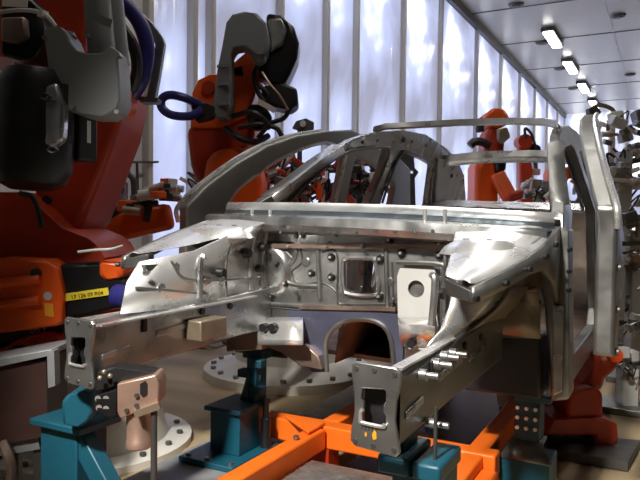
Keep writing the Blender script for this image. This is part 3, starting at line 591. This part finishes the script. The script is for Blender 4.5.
# hoses, cables and the upper arm behind the cover
MB().tube([at(108, -12, d=3.05), at(126, 5, d=3.05), at(140, 24, d=3.06), at(147, 48, d=3.07), at(143, 76, d=3.08), at(132, 96, d=3.1)], 0.036, 12).build('blue_hose', BLUE, rob)
MB().tube([at(108, 10, d=2.9), at(122, 28, d=2.9), at(134, 48, d=2.92), at(137, 70, d=2.95), at(132, 90, d=2.98)], 0.026, 10).build('black_hose', BLACK, rob)
gd = [(122, -5), (138, 8), (152, 22), (162, 36), (164, 44), (160, 70), (155, 98), (146, 98), (148, 88), (153, 66), (155, 44), (148, 32), (132, 16), (118, 2)]
plate(gd, 3.12, 0.05).build('cable_guide', STEELD, rob, bevel=0.006)
plate([(138, 96), (158, 98), (157, 102), (140, 102)], 3.1, 0.08).build('guide_foot', STEELX, rob)
plate([(-45, -30), (90, -30), (84, 48), (74, 62), (40, 62), (-45, 50)], 2.95, 0.4).build('upper_arm', REDOR, rob, bevel=0.05, seg=3)
plate([(0, -8), (24, -8), (40, 8), (44, 40), (34, 58), (18, 60), (0, 55)], 2.72, 0.15).build('wrist_gear', BLACKM, rob, bevel=0.03)
plate([(0, 17), (24, 16), (26, 36), (16, 42), (0, 40)], 2.66, 0.05).build('cable_bracket', RUSTY, rob, bevel=0.01)
MB().tube([at(-8, 13, d=2.62), at(20, 10, d=2.6), at(38, 12, d=2.58), at(48, 17, d=2.56), at(56, 27, d=2.56)], 0.009).build('pale_cable', GREYL, rob)
p = at(43, 14, d=2.57); MB().box(p, (0.03, 0.03, 0.022)).build('cable_clip', PALE, rob)
plate([(2, -4), (28, -3), (27, 7), (2, 6)], 2.6, 0.004).build('paper_tag', PALE, rob)

# --- second orange robot behind the body, with a grey hook-shaped cover
r2 = V((-2.52, 4.26, 0)); D2 = 4.95
rb2 = thing('industrial_robot', r2, 'orange industrial robot on white pedestal behind the car body, grey hooked cover on top', 'robot', 'orange industrial robots')
ped = MB().lathe(r2, r2 + V((0, 0, 0.62)), [(0, 0.63), (0.10, 0.63), (0.12, 0.50), (0.22, 0.40), (0.6, 0.36), (1, 0.36)], 44).build('pedestal', WHITE, rb2)
for k_ in range(20):
    a = 2 * math.pi * (k_ + 0.5) / 20; p = r2 + V((0.565 * math.cos(a), 0.565 * math.sin(a), 0.06)); MB().cyl(p, p + V((0, 0, 0.03)), 0.02, n=6).build('flange_bolt', STEELD, ped)
MB().lathe(r2 + V((0, 0, 0.62)), r2 + V((0, 0, 1.2)), [(0, 0.36), (0.5, 0.34), (1, 0.30)], 24).build('base', ORANGE, rb2)
plate([(203, 212), (203, 176), (206, 160), (214, 150), (240, 147), (256, 156), (262, 180), (262, 215)], D2 - 0.1, 0.5).build('shoulder', ORANGE, rb2, bevel=0.07, seg=3)
plate([(186, 130), (196, 120), (240, 112), (256, 118), (254, 140), (240, 152), (222, 170), (207, 184), (196, 182), (190, 165)], D2, 0.4).build('lower_arm', REDOR, rb2, bevel=0.07, seg=3)
plate([(190, 128), (192, 92), (198, 80), (210, 74), (228, 74), (234, 62), (248, 50), (256, 54), (260, 76), (254, 98), (246, 118), (220, 128)], D2 - 0.02, 0.35).build('upper_arm', ORANGE, rb2, bevel=0.06, seg=3)
p = at(209, 88, d=D2 - 0.02); MB().cyl(p, p - FH * 0.03, 0.05).build('joint_cap', REDOR, rb2)
hk = [(226, 22), (232, 14), (244, 11), (257, 13), (266, 22), (269, 38), (266, 54), (256, 56), (249, 50), (243, 46), (235, 47), (231, 54), (232, 80), (231, 112), (227, 118), (215, 118), (212, 110), (217, 70), (222, 45)]
cv = plate(hk, D2 - 0.3, 0.2).build('pipe_cover', GREYP, rb2, bevel=0.05, seg=3)
MB().lathe(at(257, 53, d=D2 - 0.22), at(262, 64, d=D2 - 0.22), [(0, 0.05), (0.6, 0.05), (1, 0.035)], 16).build('cover_socket', GREYP, cv)
for v in (66, 84, 104): MB().box(at(224, v, d=D2 - 0.31), (0.1, 0.03, 0.02)).build('cover_strap', GREYP, cv)
plate([(266, 12), (280, 14), (294, 26), (299, 42), (297, 58), (290, 74), (284, 85), (272, 84), (258, 76), (256, 62), (266, 52)], D2 - 0.1, 0.3).build('wrist_housing', BLACKM, rb2, bevel=0.04)
plate([(268, 18), (281, 17), (287, 30), (283, 44), (270, 52)], D2 - 0.14, 0.1).build('wrist_lit_side', STEELD, rb2, bevel=0.02)  # grey plate paints the lit left side of the dark housing
plate([(262, 86), (284, 83), (297, 88), (298, 104), (290, 110), (272, 106), (260, 100)], D2 - 0.12, 0.25).build('motor', BLACK, rb2, bevel=0.02)
plate([(258, 98), (276, 108), (274, 113), (258, 104)], D2 - 0.2, 0.02).build('motor_tag', PALE, rb2)
MB().tube([at(202, 110, d=D2 - 0.35), at(190, 116, d=D2 - 0.38), at(172, 115, d=D2 - 0.4), at(162, 108, d=D2 - 0.4), at(162, 99, d=D2 - 0.4), at(170, 95, d=D2 - 0.4), at(185, 98, d=D2 - 0.4), at(202, 106, d=D2 - 0.3)], 0.03, 10).build('blue_hose', BLUE, rb2)
plate([(190, 104), (206, 102), (214, 106), (212, 118), (196, 122)], D2 - 0.35, 0.1).build('hose_coupling', BLACK, rb2, bevel=0.01)
MB().tube([at(233, 116, d=D2 - 0.2), at(250, 112, d=D2 - 0.3), at(262, 118, d=D2 - 0.3), at(270, 128, d=D2 - 0.25)], 0.02).build('arm_cable', BLACK, rb2)
MB().tube([at(262, 72, d=D2 - 0.2), at(270, 84, d=D2 - 0.22), at(280, 96, d=D2 - 0.22), at(288, 110, d=D2 - 0.2)], 0.008).build('arm_cable', COPPER, rb2)
MB().tube([at(225, 128, d=D2 - 0.1), at(240, 138, d=D2 - 0.15), at(256, 142, d=D2 - 0.1), at(268, 136, d=D2)], 0.025).build('arm_cable', BLACK, rb2)

for l in ([(258, 84), (268, 96), (262, 110), (250, 124)], [(290, 108), (284, 118), (270, 124), (258, 138)], [(238, 128), (258, 124), (276, 128), (282, 136)], [(262, 60), (254, 74), (258, 92), (266, 104)]):
    MB().tube([at(u, v, d=D2 - 0.16) for u, v in l], 0.018).build('arm_cable', BLACK, rb2)
plate([(248, 104), (264, 104), (272, 116), (270, 128), (254, 130), (246, 120)], D2 - 0.12, 0.12).build('junction_box', BLACKM, rb2, bevel=0.02)
# --- smaller robots farther back, built joint by joint
def joint_robot(name, label, pts, d, w0, paint, group='orange industrial robots', hook=True):
    P = tr(pts, d); b = V((P[0].x, P[0].y, 0)); t = thing(name, b, label, 'robot', group)
    MB().lathe(b, V((b.x, b.y, P[0].z)), [(0, w0 * 1.3), (0.1, w0 * 1.3), (0.12, w0), (1, w0 * 0.9)], 20).build('pedestal', WHITE, t)
    MB().bar(P[0] - UP * w0 * 0.3, P[1], w0 * 1.7, w0 * 1.5, FH, w0 * 1.3, w0 * 1.2).build('lower_arm', paint, t, bevel=w0 * 0.25)
    MB().cyl(P[1] - FH * w0 * 0.9, P[1] + FH * w0 * 0.9, w0 * 0.8, n=20).build('elbow', paint, t)
    MB().bar(P[1], P[2], w0 * 1.2, w0 * 1.1, FH, w0 * 0.8, w0 * 0.7).build('upper_arm', paint, t, bevel=w0 * 0.2)
    MB().cyl(P[2] - FH * w0 * 0.7, P[2] + FH * w0 * 0.7, w0 * 0.55, n=16).build('wrist', BLACKM, t)
    MB().bar(P[2], P[3], w0 * 0.6, w0 * 0.6, FH, w0 * 0.4, w0 * 0.4).build('tool_arm', STEELD, t, bevel=w0 * 0.08)
    MB().box(P[3], (w0 * 0.9, w0 * 0.9, w0 * 0.7)).build('tool', COPPER, t, bevel=w0 * 0.1)
    if hook: MB().tube([P[1] - FH * w0 + UP * w0 * 0.2, P[1] + (P[1] - P[0]) * 0.18 - FH * w0, lerp(P[1], P[2], 0.5) + UP * w0 * 1.2 - FH * w0, P[2] - FH * w0 * 0.8], w0 * 0.16).build('hose', BLACK, t)
    return t
t3 = thing('industrial_robot', V((at(490, 190, d=8).x, at(490, 190, d=8).y, 0)), 'upright orange robot seen through the rear opening of the car body', 'robot', 'orange industrial robots')
b3 = t3.location
MB().lathe(b3, b3 + V((0, 0, 1.0)), [(0, 0.5), (0.06, 0.5), (0.08, 0.36), (1, 0.32)], 24).build('pedestal', WHITE, t3)
plate([(475, 215), (476, 166), (480, 158), (495, 158), (499, 166), (499, 215)], 8.0, 0.5).build('lower_arm', ORANGE, t3, bevel=0.06)
plate([(484, 160), (486, 134), (490, 126), (502, 126), (506, 136), (504, 160)], 7.95, 0.4).build('neck', REDOR, t3, bevel=0.05)
plate([(485, 122), (487, 113), (494, 107), (505, 109), (510, 116), (509, 124), (500, 128), (490, 126)], 7.9, 0.45).build('upper_arm', ORANGE, t3, bevel=0.06)
plate([(498, 128), (508, 127), (511, 137), (503, 144), (498, 140)], 7.85, 0.1).build('control_plate', BRASS, t3, bevel=0.02)
plate([(496, 158), (507, 158), (507, 170), (498, 174)], 7.85, 0.3).build('motor', BLACKM, t3, bevel=0.04)
MB().tube([at(484, 120, d=7.8), at(480, 126, d=7.8), at(480, 132, d=7.8)], 0.05).build('hose', BLACK, t3)
MB().bar(at(497, 174, d=7.9), at(511, 200, d=7.8), 0.17, 0.15, FH).build('link', ORANGE, t3, bevel=0.03)
MB().bar(at(508, 199, d=7.75), at(527, 191, d=7.7), 0.11, 0.11, FH).build('fore_arm', REDOR, t3, bevel=0.03)
MB().tube([at(470, 146, d=7.8), at(474, 142, d=7.8), at(482, 142, d=7.8), at(490, 146, d=7.8)], 0.05).build('hose', BLACK, t3)
joint_robot('industrial_robot', 'dark red robot with drooping arm right of the upright orange robot', [(527, 210), (523, 142), (534, 150), (536, 172)], 10.5, 0.14, REDOR)
joint_robot('industrial_robot', 'small orange robot at the back between the door pillars on the right', [(560, 215), (556, 176), (572, 172), (580, 186)], 9.5, 0.17, ORANGE)
joint_robot('industrial_robot', 'orange robot arm reaching over the fixtures behind the left windscreen pillar', [(252, 235), (262, 180), (300, 170), (318, 182)], 7.2, 0.15, ORANGE)
joint_robot('industrial_robot', 'dark red robot in the shade behind the front door opening', [(348, 225), (352, 170), (334, 190), (326, 198)], 7.6, 0.15, REDOR)

# --- horizontal orange robot arm with gripper behind the front robot
ga = at(100, 226, d=4.1); g0 = V((ga.x - 0.1, ga.y, 0))
gr = thing('gripper_robot', g0, 'low orange robot arm stretched to the right behind the front robot, carrying a cluttered gripper', 'robot')
MB().lathe(g0, V((g0.x, g0.y, ga.z)), [(0, 0.3), (0.08, 0.3), (0.1, 0.18), (1, 0.16)], 20).build('pedestal', WHITE, gr)
MB().bar(at(88, 232, d=4.1), at(172, 216, d=4.1), 0.16, 0.20, (0, 0, 1), 0.12, 0.16).build('arm', ORANGE, gr, bevel=0.03)
MB().tube([at(96, 226, d=3.95), at(112, 215, d=3.95), at(130, 206, d=3.95), at(158, 203, d=3.95)], 0.02).build('black_cable', BLACK, gr)
MB().tube([at(98, 222, d=3.97), at(116, 209, d=3.97), at(150, 206, d=3.97)], 0.012).build('blue_cable', BLUE, gr)
MB().tube([at(113, 172, d=4.2), at(122, 170, d=4.2), at(130, 175, d=4.2), at(134, 184, d=4.2), at(134, 213, d=4.2)], 0.02, 10).build('pipe', STEELX, gr)
MB().lathe(at(117, 182, d=4.25), at(117, 222, d=4.25), [(0, 0.07), (1, 0.07)], 16).build('cylinder', STEEL, gr)
rnd = random.Random(5)
for i in range(34):
    u = rnd.uniform(122, 178); v = 212 - (u - 134) * 0.42 - rnd.uniform(-3, 14); p = at(u, v, d=rnd.uniform(3.85, 4.2)); s_ = rnd.uniform(0.03, 0.08)
    if i % 3 == 0: MB().cyl(p - RT * s_, p + RT * s_ + UP * rnd.uniform(-.02, .04), s_ * 0.45, n=12).build('gripper_cylinder', rnd.choice((STEEL, GREYL, BRASS)), gr)
    else: MB().box(p, (s_, s_ * 1.4, s_ * rnd.uniform(0.5, 1.3))).build('gripper_block', rnd.choice((STEELD, BLACK, BRASS, GREYL, STEELD, ORANGE)), gr, bevel=0.006)
MB().bar(at(146, 222, d=3.95), at(150, 200, d=3.95), 0.03, 0.03).build('gripper_stop', BLACK, gr)

# ================================================================== FIXTURES AND TOOLING
def fixture(name, label, u, v, d, spread, n, seed, cols, cat='clamping fixture', group=None, post=0.08, hscale=1.0):
    r_ = random.Random(seed); top = at(u, v, d=d); b = V((top.x, top.y, 0)); t = thing(name, b, label, cat, group)
    MB().box(b + V((0, 0, 0.02)), (post * 3, post * 3, 0.04)).build('base_plate', STEELD, t, bevel=0.005)
    MB().bar(b + V((0, 0, 0.03)), top, post, post, FH).build('post', GREYL if seed % 2 else PINK, t, bevel=0.006)
    su, sv = spread; px = d / FPX
    for i in range(n):
        p = at(u + r_.uniform(-su, su), v + r_.uniform(-sv, sv), d=d + r_.uniform(-0.18, 0.12)); s_ = r_.uniform(4, 9) * px * hscale; m = r_.choice(cols); kind = r_.random()
        if kind < 0.3:
            a = r_.choice((RT, UP, (RT + UP).normalized(), -FH)); MB().lathe(p - a * s_, p + a * s_, [(0, s_ * .35), (.7, s_ * .35), (.72, s_ * .18), (1, s_ * .18)], 12).build('cylinder', m, t)
        elif kind < 0.62:
            MB().box(p, (s_ * 1.3, s_ * 1.2, s_ * r_.uniform(0.35, 1.2)), M4.Rotation(r_.uniform(-.5, .5), 3, 'Y') @ M4.Rotation(YAW, 3, 'Z')).build('clamp_block', m, t, bevel=s_ * 0.08)
        elif kind < 0.85:
            q_ = p + RT * r_.uniform(-2, 2) * s_ + UP * r_.uniform(-1.5, 1.5) * s_; MB().bar(p, q_ + FH * 0.02, s_ * .45, s_ * .35, FH).build('clamp_arm', m, t, bevel=s_ * 0.06)
        else:
            MB().tube([p, p + RT * s_ * r_.uniform(-2, 2) + UP * s_, p + RT * s_ * r_.uniform(-2, 2) - UP * s_ * 1.5], s_ * .13).build('hose', BLACK, t)
    MB().bar(at(u - su, v + sv * .4, d=d), at(u + su, v + sv * .2, d=d), 6 * px, 5 * px, FH).build('cross_arm', STEELD, t, bevel=0.006)
    return t
MIX = [STEELD, GREYL, BLACK, REDOR, ORANGE, STEELX, RUSTY, PINK, BLACKM, REDOR]
MIXP = [PINK, GREYL, STEELB, WHITE, BRASS, WHITE, PINK, COPPER, GREYL, STEELD]
GL = 'clamping fixtures behind the car body'
fixture('clamp_fixture', 'cluttered clamping fixture just right of the arched grey side panel base', 248, 188, 6.0, (16, 18), 36, 1, MIX, group=GL, hscale=1.35)
fixture('clamp_fixture', 'clamping fixture seen inside the arch of the left outer side panel', 280, 172, 6.3, (16, 18), 36, 2, MIX, group=GL, hscale=1.35)
fixture('clamp_fixture', 'black and orange clamping fixture under the windscreen pillar', 305, 186, 5.9, (15, 14), 36, 3, MIX, group=GL, hscale=1.35)
fixture('clamp_fixture', 'dark clamping fixture in the middle of the front door opening', 342, 180, 6.0, (14, 18), 36, 4, [BLACK, REDOR, STEELX, RUSTY, BLACKM, WHITE], group=GL, hscale=1.3)
fixture('clamp_fixture', 'clamping fixture next to the light middle pillar', 366, 178, 6.5, (12, 18), 36, 8, [BLACK, REDOR, STEELX, RUSTY, WHITE], group=GL, hscale=1.3)
fixture('clamp_fixture', 'small fixture with an orange bracket above the car cowl at the far left', 205, 190, 6.0, (16, 9), 14, 9, [GREYL, ORANGE, PINK, STEELD], group=GL)
bt = thing('camera_bracket', V((at(300, 125, d=6.7).x, at(300, 125, d=6.7).y, 0)), 'dark bracket with a lens standing above the arched side panel', 'bracket')
MB().bar(V(bt.location), at(300, 128, d=6.7), 0.05, 0.05, FH).build('post', STEELX, bt)
plate([(292, 128), (296, 121), (306, 118), (314, 122), (314, 129), (304, 132)], 6.7, 0.08).build('bracket_plate', STEELX, bt, bevel=0.01)
p = at(303, 124, d=6.68); MB().cyl(p, p - FH * 0.05, 0.03).build('lens', WHITE, bt)
# black rack plate seen through the rear door opening
bk = at(402, 200, d=6.8)
rk = thing('rack_panel', V((bk.x, bk.y, 0)), 'tall black tooling panel with a notched edge behind the rear door opening', 'panel')
ro = tr([(392, 215), (390, 185), (391, 160), (396, 150), (410, 151), (414, 156), (415, 168), (419, 172), (415, 178), (416, 215)], 6.8)
MB().slab(ro, FH * 0.06, [circle(at(412, 172, d=6.8), 0.017, RT, UP, 14)]).build('panel', STEELX, rk, bevel=0.008)
MB().bar(V(rk.location), at(402, 212, d=6.83), 0.1, 0.1, FH).build('post', STEELX, rk)
# fixtures on the right
GR = 'pale clamp towers on the right'
fixture('clamp_tower', 'pale clamp tower at the right picture edge, level with the roof pillars', 624, 152, 6.3, (17, 36), 50, 11, MIXP, 'clamp tower', GR, 0.12, 1.25)
fixture('clamp_tower', 'pale clamp tower at the right picture edge, low beside the grey outer pillar', 637, 270, 4.9, (9, 70), 48, 13, MIXP, 'clamp tower', GR, 0.12, 1.3)
fixture('clamp_tower', 'brassy clamp tower in the lower right corner, beside the red robot foot', 628, 350, 4.1, (9, 34), 22, 21, [PINK, BRASS, STEELD, BLACK, GREYL, STEEL], 'clamp tower', GR, 0.1)
fixture('clamp_fixture', 'pale fixture with orange parts seen between the right pillars', 566, 200, 6.6, (18, 14), 22, 17, [PINK, GREYL, ORANGE, WHITE, STEELD, STEEL], group=GL)
fixture('clamp_fixture', 'grey fixture with a long arm left of the right windscreen pillar', 538, 192, 7.0, (14, 10), 18, 19, [GREYL, STEELD, STEEL, BRASS], group=GL)
hk_ = at(602, 112, d=6.6)
ho = thing('swivel_hook', V((hk_.x + 0.12, hk_.y, 0)), 'brown hooked tool on a pole above the right outer pillar', 'tool')
MB().bar(V(ho.location), at(612, 118, d=6.6), 0.05, 0.05, FH).build('pole', PINK, ho)
MB().tube([at(592, 108, d=6.6), at(600, 105, d=6.6), at(610, 108, d=6.6), at(614, 113, d=6.6), at(609, 119, d=6.6)], 0.022).build('hook', RUSTY, ho)
plate([(589, 108), (597, 105), (602, 112), (597, 117), (590, 114)], 6.55, 0.1).build('head', STEELX, ho, bevel=0.01)

# red-orange robot foot, lower right
rf = at(585, 440, Z=0.02); rf = V((-0.36, 3.55, 0))
rd = thing('robot_foot', rf, 'red-orange robot base standing on the floor under the right sill', 'robot base')
df = 3.3
plate([(546, 432), (552, 420), (602, 418), (618, 424), (619, 440), (610, 452), (598, 452), (596, 436), (546, 436)], df, 0.25).build('flange', REDOR, rd, bevel=0.012)
plate([(566, 422), (568, 396), (574, 390), (598, 388), (604, 394), (604, 420)], df + 0.03, 0.2).build('body', REDOR, rd, bevel=0.03)
plate([(578, 392), (594, 372), (601, 358), (618, 356), (620, 368), (606, 380), (603, 392)], df + 0.1, 0.2).build('arm', REDOR, rd, bevel=0.03)
plate([(550, 436), (598, 438), (598, 456), (550, 453)], df + 0.03, 0.2).build('plinth', BLACK, rd)
p = at(612, 354, d=df + 0.05); MB().cyl(p, p - FH * 0.05, 0.035).build('joint_cap', REDOR, rd)
MB().slab([at(536, 447, Z=0.05) , at(628, 462, Z=0.05), at(640, 440, Z=0.05), at(545, 432, Z=0.05)], (0, 0, -0.045)).build('foot_plate', STEELX, rd)

# ================================================================== JIG: STANDS, BEAMS, PALLET
def B(c0, c1): return MB().box(((c0[0] + c1[0]) / 2, (c0[1] + c1[1]) / 2, (c0[2] + c1[2]) / 2), (abs(c1[0] - c0[0]), abs(c1[1] - c0[1]), abs(c1[2] - c0[2])))
pal = thing('base_pallet', (-1.68, 2.1, 0), 'long grey steel pallet on the floor under the left side of the jig', 'pallet')
B((-1.90, 1.85, 0), (-1.46, 3.05, 0.12)).build('deck', PALLET, pal, bevel=0.01)
B((-1.46, 1.85, 0.0), (-1.44, 3.05, 0.135)).build('edge_rail', REDOR, pal)
# orange frame
fr = thing('jig_frame', (-1.0, 2.57, 0), 'bright orange welded jig frame of square beams under the car body', 'frame')
def beam(p0, p1, nm='beam', w_=0.08, h_=0.09): return MB().bar(p0, p1, w_, h_).build(nm, ORANGEB, fr, bevel=0.008)
beam((-1.35, 0.8, 0.20), (-1.35, 2.54, 0.20)); beam((-1.66, 2.60, 0.20), (-0.58, 2.60, 0.20), 'cross_beam', 0.09, 0.10)
beam((-0.66, 1.9, 0.20), (-0.69, 4.6, 0.20)); beam((-1.35, 2.66, 0.20), (-1.35, 4.6, 0.20))
for x in (-1.35, -0.66):
    for y in (1.2 if x < -1 else 2.0, 2.6, 4.3): B((x - 0.05, y - 0.05, 0), (x + 0.05, y + 0.05, 0.15)).build('foot', REDOR, fr)
MB().slab([(-1.54, 2.57, 0.251), (-1.33, 2.57, 0.251), (-1.33, 2.42, 0.251)], (0, 0, 0.012)).build('gusset', ORANGEB, fr, bevel=0.003)
B((-0.82, 2.38, 0.12), (-0.56, 2.54, 0.20)).build('front_plate', ORANGEB, fr, bevel=0.01)
for x, y in ((-0.61, 2.376), (-0.58, 2.376)):
    MB().cyl((x, y, 0.17), (x, y - 0.015, 0.17), 0.012, n=10).build('bolt', STEELB, fr)
for x, y in ((-1.35, 2.35), (-1.2, 2.6), (-0.95, 2.6)):
    MB().cyl((x, y, 0.25), (x, y, 0.262), 0.012, n=8).build('bolt', STEELD, fr)
# tread plate and ribbed walkway
tm = MB(); tm.box((-1.0, 1.68, 0.165), (0.56, 1.36, 0.01))
for i in range(14):
    for j in range(33):
        x = -1.265 + i * 0.04; y = 1.02 + j * 0.04; a = 0.7 if (i + j) % 2 else -0.7
        tm.box((x, y, 0.1725), (0.030, 0.010, 0.005), M4.Rotation(a, 3, 'Z'))
tp = tm.build('tread_plate', TREAD); tag(tp, 'studded dark tread plate inside the orange frame, at the bottom middle', 'floor plate')
tp2 = thing('tread_support', (-1.0, 1.7, 0), 'dark low support under the studded tread plate', 'support')
B((-1.27, 1.0, 0), (-0.76, 2.36, 0.16)).build('support_box', STEELX, tp2)
wk = MB(); wk.box((-1.685, 4.25, 0.02), (0.38, 2.3, 0.04))
for j in range(72): wk.box((-1.685, 3.12 + j * 0.031, 0.046), (0.36, 0.012, 0.012))
tag(wk.build('ribbed_walkway', GRATE), 'ribbed pale metal walkway running back under the car body', 'walkway')

tag(B((-1.28, 2.68, 0), (-0.84, 4.6, 0.04)).build('dark_floor_plate', TRAY), 'dark tray-like plate added on the floor between the orange beams under the car body', 'tray')  # dark red-brown plate added over the floor here
# middle teal stand
ms = thing('support_stand', (-1.68, 2.45, 0.12), 'teal box-shaped stand with bolted foot plate, standing on the grey pallet', 'stand', 'teal support stands')
B((-1.83, 2.18, 0.121), (-1.55, 2.54, 0.145)).build('foot_plate', TEAL, ms, bevel=0.004)
B((-1.755, 2.30, 0.145), (-1.60, 2.50, 0.325)).build('column', TEAL, ms, bevel=0.004)
B((-1.775, 2.28, 0.325), (-1.585, 2.52, 0.345)).build('top_plate', TEALD, ms, bevel=0.004)
B((-1.655, 2.43, 0.345), (-1.605, 2.52, 0.54)).build('upright', TEAL, ms, bevel=0.004)
MB().bar((-1.66, 2.44, 0.345), (-1.63, 2.46, 0.47), 0.03, 0.06).build('brace', TEALD, ms)
B((-1.70, 2.46, 0.53), (-1.59, 2.55, 0.575)).build('clamp_base', TEALD, ms, bevel=0.006)
B((-1.72, 2.45, 0.575), (-1.66, 2.53, 0.62)).build('clamp_jaw', BLACK, ms, bevel=0.006)
MB().lathe((-1.57, 2.46, 0.145), (-1.57, 2.46, 0.36), [(0, 0.022), (0.6, 0.022), (0.62, 0.014), (1, 0.014)], 12).build('stop_pin', BLACK, ms)
for x, y in ((-1.80, 2.21), (-1.58, 2.21), (-1.58, 2.51), (-1.80, 2.51), (-1.70, 2.21)):
    MB().cyl((x, y, 0.145), (x, y, 0.155), 0.011, n=8).build('bolt', STEELD, ms)
for z, x in ((0.40, -1.60), (0.47, -1.665), (0.52, -1.60)): MB().box((x, 2.44, z), (0.06, 0.05, 0.035)).build('clamp_block', TEALD, ms, bevel=0.004)
# left teal stand under the front end of the left rail
ls = thing('support_stand', (-1.83, 1.58, 0), 'teal stand with slanted brace under the front end of the left frame rail', 'stand', 'teal support stands')
B((-1.95, 1.58, 0.03), (-1.77, 1.72, 0.425)).build('column', TEAL, ls, bevel=0.006)
B((-1.97, 1.55, 0.425), (-1.72, 1.74, 0.45)).build('flange', TEAL, ls, bevel=0.005)
plate([(62, 424), (61, 402), (66, 396), (84, 391), (93, 393), (93, 412), (88, 422), (80, 428)], 2.15, 0.14).build('head', TEAL, ls, bevel=0.012)
MB().bar((-1.80, 1.62, 0.41), (-1.50, 1.62, 0.06), 0.07, 0.06, (0, 1, 0)).build('brace', TEAL, ls, bevel=0.006)
B((-1.97, 1.44, 0), (-1.43, 1.78, 0.03)).build('foot_plate', TEAL, ls)
# copper toned clamp next to it
cd = 1.98
cl = thing('pneumatic_clamp', V((at(137, 395, d=cd).x, at(137, 395, d=cd).y, 0)), 'copper-toned block clamp with hanging cylinder beside the left frame rail', 'clamp')
plate([(117, 384), (155, 375), (159, 384), (158, 404), (120, 419), (117, 412)], cd, 0.10).build('body', COPPER, cl, bevel=0.004)
plate([(97, 372), (112, 367), (154, 373), (155, 378), (117, 386), (94, 392)], cd + 0.03, 0.08).build('jaw', BLACK, cl, bevel=0.006)
plate([(94, 396), (114, 390), (117, 386), (117, 416), (108, 418), (96, 412)], cd + 0.03, 0.10).build('mount', BLACKM, cl, bevel=0.005)
p = at(143, 388, d=cd); MB().slab(tr([(140, 384), (145, 381), (147, 384), (147, 394), (143, 397), (140, 394)], cd - 0.004), FH * 0.01).build('slot', BLACK, cl)
for u, v in ((137, 395), (137, 405), (127, 410)):
    p = at(u, v, d=cd); MB().cyl(p + FH * 0.02, p - FH * 0.008, 0.007, n=8).build('bolt', STEELX, cl)
a, b = at(139, 412, d=cd + 0.05), at(139, 448, d=cd + 0.05)
MB().lathe(a, b, [(0, 0.038), (0.75, 0.038), (0.78, 0.040), (0.95, 0.040), (1, 0.032)], 20).build('cylinder', COPPER, cl)
MB().bar(at(135, 414, d=cd - 0.01), at(160, 405, d=cd - 0.01), 0.02, 0.02).build('pipe', BRASS, cl)
b = at(154, 480, d=cd); MB().cyl(at(154, 412, d=cd), V((b.x, b.y, 0.25)), 0.010).build('rod', STEELX, cl)
for u, v in ((104, 372), (110, 376), (100, 378)): MB().ball(at(u, v, d=cd), 0.008).build('nipple', BRASS, cl)
for u, v in ((99, 398), (107, 398), (100, 407), (107, 408)):
    p = at(u, v, d=2.02); MB().cyl(p + FH * 0.03, p - FH * 0.01, 0.010, n=8).build('bolt', STEELB, cl)
# small teal stand under the right rail end
cs = thing('support_stand', (-0.55, 1.66, 0), 'small teal clamp stand under the front end of the right frame rail', 'stand', 'teal support stands')
B((-0.63, 1.60, 0), (-0.50, 1.76, 0.50)).build('column', TEALD, cs, bevel=0.005)
B((-0.66, 1.57, 0.50), (-0.575, 1.76, 0.55)).build('jaw', TEAL, cs, bevel=0.008)
B((-0.565, 1.57, 0.50), (-0.49, 1.76, 0.545)).build('jaw', TEAL, cs, bevel=0.008)
B((-0.645, 1.60, 0.55), (-0.60, 1.72, 0.59)).build('pad', BLACK, cs, bevel=0.006)
MB().cyl((-0.52, 1.62, 0.50), (-0.52, 1.62, 0.68), 0.005).build('pin', STEELX, cs)
# right teal stand
rs = thing('support_stand', (-0.50, 2.72, 0), 'teal stand with bolted tower in front of the red robot base', 'stand', 'teal support stands')
B((-0.585, 2.66, 0), (-0.395, 2.86, 0.215)).build('column', TEAL, rs, bevel=0.005)
MB().loft([[(-0.59, 2.655, 0.215), (-0.39, 2.655, 0.215)], [(-0.55, 2.72, 0.275), (-0.43, 2.72, 0.275)], [(-0.55, 2.82, 0.275), (-0.43, 2.82, 0.275)]]).build('top_plate', STEELD, rs, thick=0.01)
B((-0.545, 2.72, 0.27), (-0.445, 2.84, 0.44)).build('tower', TEALD, rs, bevel=0.006)
B((-0.545, 2.70, 0.44), (-0.40, 2.84, 0.47)).build('head', TEALD, rs, bevel=0.006)
for i, x in enumerate((-0.53, -0.495, -0.46)):
    for z in (0.33, 0.37, 0.41): MB().cyl((x, 2.722, z), (x, 2.708, z), 0.008, n=8).build('bolt', STEELB, rs)
# pale bucket-like cap behind the right rail
pc_ = at(505, 393, d=3.6)
cpn = thing('buffer_cup', V((pc_.x, pc_.y, 0.0)), 'pale tapered cup on a post behind the right orange beam', 'cup')
MB().cyl(V((pc_.x, pc_.y, 0)), pc_ - UP * 0.04, 0.03).build('post', STEELX, cpn)
MB().lathe(pc_ - UP * 0.07, pc_ + UP * 0.05, [(0, 0.035), (1, 0.055)], 18).build('cup', WHITE, cpn)

# ------------------------------------------------------------------ dark cabinet at the lower left
cb = thing('fixture_cabinet', (-2.25, 1.55, 0), 'dark reddish cabinet with pale top edge in the lower left corner', 'cabinet')
plate([(-30, 370), (46, 360), (48, 436), (-30, 450)], 2.45, 0.2).build('body', CABIN, cb)
plate([(-30, 364), (52, 349), (53, 355), (-30, 373)], 2.43, 0.24).build('top_edge', PALLET, cb, bevel=0.004)
plate([(47, 352), (54, 351), (55, 386), (48, 388)], 2.42, 0.05).build('corner_post', PALLET, cb)
for u in (16, 40):
    a = at(u, 436, d=2.5); MB().bar(a, V((a.x, a.y, 0)), 0.035, 0.035, FH).build('leg', STEELX, cb)
MB().bar(at(-30, 452, d=2.5), at(42, 440, d=2.5), 0.06, 0.05, UP).build('shelf_edge', PALLET, cb)
a = at(3, 442, d=2.44); MB().tube([a, at(8, 455, d=2.42), at(12, 470, d=2.42), at(8, 492, d=2.42)], 0.018).build('hose', RUSTY, cb)
